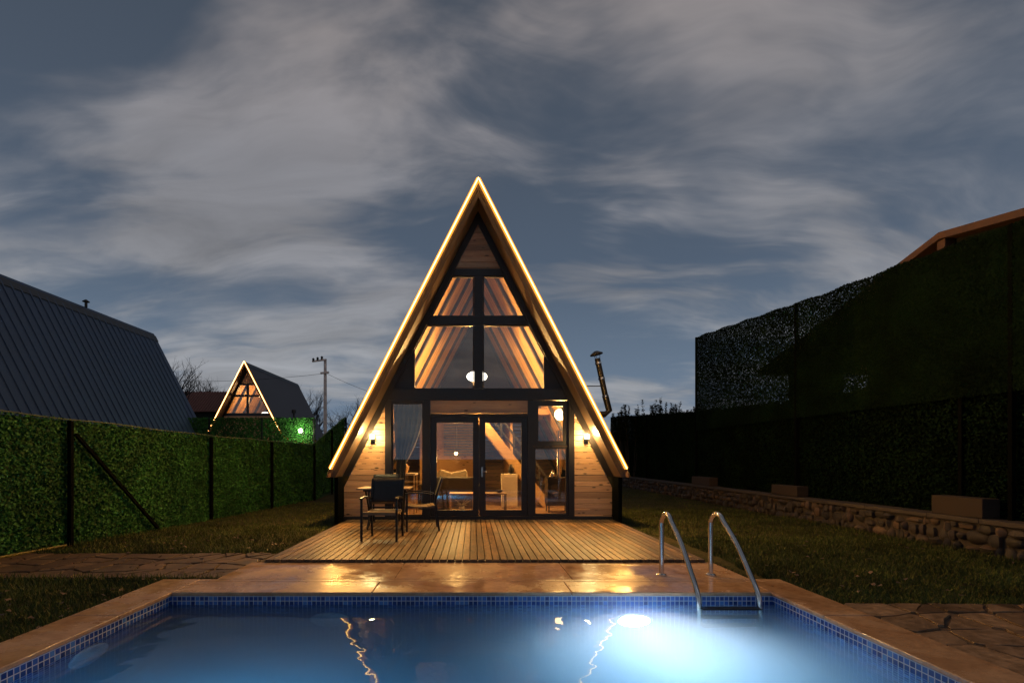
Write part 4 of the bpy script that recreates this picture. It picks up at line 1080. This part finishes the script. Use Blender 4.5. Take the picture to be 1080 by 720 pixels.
# leafy shoots above the right hedge
def shoot(px, ytop, seed, lab, Y=24.0):
    r = random.Random(seed); p = at(px, VY, Y); zb_ = hz(28.4)-1.6; top = at(px, ytop, Y).z
    p.z = gh(p.x, Y)-.05
    tr = thing('shrub', lab, 'shrub', tuple(p), 'leafy shoots above the dark hedge')
    b = MB(); q = []
    for s_ in range(7):
        x = p.x+r.uniform(-.35, .35); yv = Y+r.uniform(-.25, .25); tp = Vector((x+r.uniform(-.2, .2), yv, top-r.uniform(0, .5)*(1 if s_ else 0)))
        a = Vector((p.x+(x-p.x)*.3, Y, p.z)); b.tube([a, Vector((x, yv, zb_)), tp], [.02, .014, .004], 4)
        for k in range(110):
            u = r.uniform(0, 1); c = Vector((x, yv, zb_)).lerp(tp, u); an = r.uniform(0, 6.28); l = .24*(1.1-u*.75)
            e = c+Vector((math.cos(an)*l, math.sin(an)*l, l*.6)); sd2 = Vector((-math.sin(an), math.cos(an), 0))*.038
            m_ = c.lerp(e, .55); q.append([c, m_+sd2, e, m_-sd2])
    build('stem', b, M['bark'], tr)
    lb = MB(); lb.quads(np.array([[tuple(v) for v in f] for f in q])); tag(build('leaves', lb, M['shrub'], tr), kind='stuff')
for i, (px, yt, lab) in enumerate(((654, 430, 'leafy shoot nearest the cabin above the dark hedge'), (666, 427, 'leafy shoot second from the cabin above the dark hedge'), (686, 420, 'tallest leafy shoot above the dark hedge'), (697, 422, 'leafy shoot just right of the tallest one above the dark hedge'), (709, 424, 'leafy shoot in the right half above the dark hedge'), (719, 425, 'leafy shoot second from the tall ivy screen'), (732, 423, 'leafy shoot touching the tall ivy screen'))):
    shoot(px, yt, 50+i, lab)
# distant ridge
b = MB(); vs = []; n = 90
for i in range(n+1):
    x = -700+i*1400/n; h = 9+5*math.sin(x*.011+1)+3*math.sin(x*.031)+ (14 if x < -120 else 0)*min(1, max(0, (-x-120)/160))
    vs += [(x, 520+20*math.sin(i*.7), -2), (x, 560+20*math.sin(i*.7), h+6), (x, 700, -2)]
fs = [(i*3+k, (i+1)*3+k, (i+1)*3+k+1, i*3+k+1) for i in range(n) for k in (0, 1)]
b.add(vs, fs); struct('hills', b, M['hill'], smooth=True)

# ------------------------------------------------------------------ deck furniture
def make_chair(label):
    t_ = thing('garden_chair', label, 'chair', (0, 0, 0), 'chairs around the deck table')
    # faces -Y, width .56, depth .58
    W, Dp = .29, .29; H = .70
    for s_ in (-1, 1):
        b = MB(); b.box((s_*W-.018, -Dp-.018, 0), (s_*W+.018, -Dp+.018, H-.01)); build('leg', b, M['black'], t_, bevel=.004)
        b = MB(); b.beam((s_*(W-.02), Dp+.02, 0), (s_*(W-.02), Dp-.06, .62), .034, .034, up=(0, 1, 0)); b.beam((s_*(W-.02), Dp-.06, .60), (s_*(W-.02), Dp+.07, .99), .034, .03, up=(0, 1, 0)); build('leg', b, M['black'], t_)
        b = MB(); pts = [(s_*W, -Dp-.03, H-.005), (s_*W, -Dp+.06, H+.015), (s_*W, 0, H+.012), (s_*(W-.01), Dp-.10, H-.02), (s_*(W-.02), Dp-.02, H-.06)]
        for a, c in zip(pts[:-1], pts[1:]): b.beam(a, c, .052, .022)
        build('armrest', b, M['black'], t_)
    b = MB(); n = 8
    for i in range(n):
        y0 = -Dp+.0+(2*Dp-.06)*i/n; z0 = .475-.03*math.sin(math.pi*(i+.5)/n)
        b.box((-W+.02, y0+.002, z0-.012), (W-.02, y0+(2*Dp-.06)/n-.002, z0+.008))
    for yv in (-Dp, Dp-.08): b.box((-W+.018, yv-.014, .43), (W-.018, yv+.014, .462))
    for s_ in (-1, 1): b.box((s_*(W-.03)-.012, -Dp, .432), (s_*(W-.03)+.012, Dp-.08, .458))
    build('seat', b, M['seatp'], t_)
    b = MB(); vs = []
    for j in range(7):
        v = j/6
        for i in range(9):
            u = i/8*2-1; vs.append((u*(W-.012), Dp-.055+v*.12+.03*(1-u*u), .60+v*.41))
    b.add(vs, [(j*9+i, j*9+i+1, (j+1)*9+i+1, (j+1)*9+i) for j in range(6) for i in range(8)])
    o = build('backrest', b, M['sling'], t_, smooth=True); md = o.modifiers.new('s', 'SOLIDIFY'); md.thickness = .02
    return t_
ch = make_chair('black chair with tan seat standing nearest the pool and facing it')
c1 = at(405, 568, 8.2); ch.location = (-1.52, 8.18, DZ); ch.rotation_euler.z = R(-3); ch.scale = (1.0, 1.0, 1.0)
def place(x, y, rz_, lab, s=1.0):
    c = copy_tree(ch); c.location = (x, y, DZ); c.rotation_euler = (0, 0, R(rz_)); c['label'] = lab; c['category'] = 'chair'; c['group'] = 'chairs around the deck table'
    return c
place(-.98, 9.28, -82, 'black armchair seen from the side at the right end of the deck table')
place(-1.85, 10.15, 4, 'dark armchair behind the deck table against the cabin wall')
tb = thing('garden_table', 'wooden deck table with black pedestal left of the glass doors', 'table', (-1.75, 9.55, DZ))
b = MB(); nsl = 7
for i in range(nsl): b.box((-2.22, 9.18+i*.1, .80), (-1.22, 9.18+i*.1+.094, .828))
build('tabletop', b, M['tablep'], tb, bevel=.004)
for x in (-2.05, -1.40):
    b = MB(); b.beam((x, 9.22, .80), (x, 9.80, DZ+.01), .03, .045); b.beam((x+.035, 9.80, .80), (x+.035, 9.22, DZ+.01), .03, .045); build('leg', b, M['black'], tb)
b = MB(); b.box((-2.05, 9.49, .42), (-1.40, 9.53, .45)); b.box((-2.1, 9.22, .765), (-1.35, 9.26, .798)); b.box((-2.1, 9.76, .765), (-1.35, 9.80, .798)); build('crossbar', b, M['black'], tb)
b = MB(); b.lathe([(.03, 0), (.05, .012), (.052, .05), (.046, .05), (.04, .015)], (-1.55, 9.5, .829), 14); tag(build('ashtray', b, M['black'], smooth=True), 'small dark bowl left on the deck table', 'ashtray')
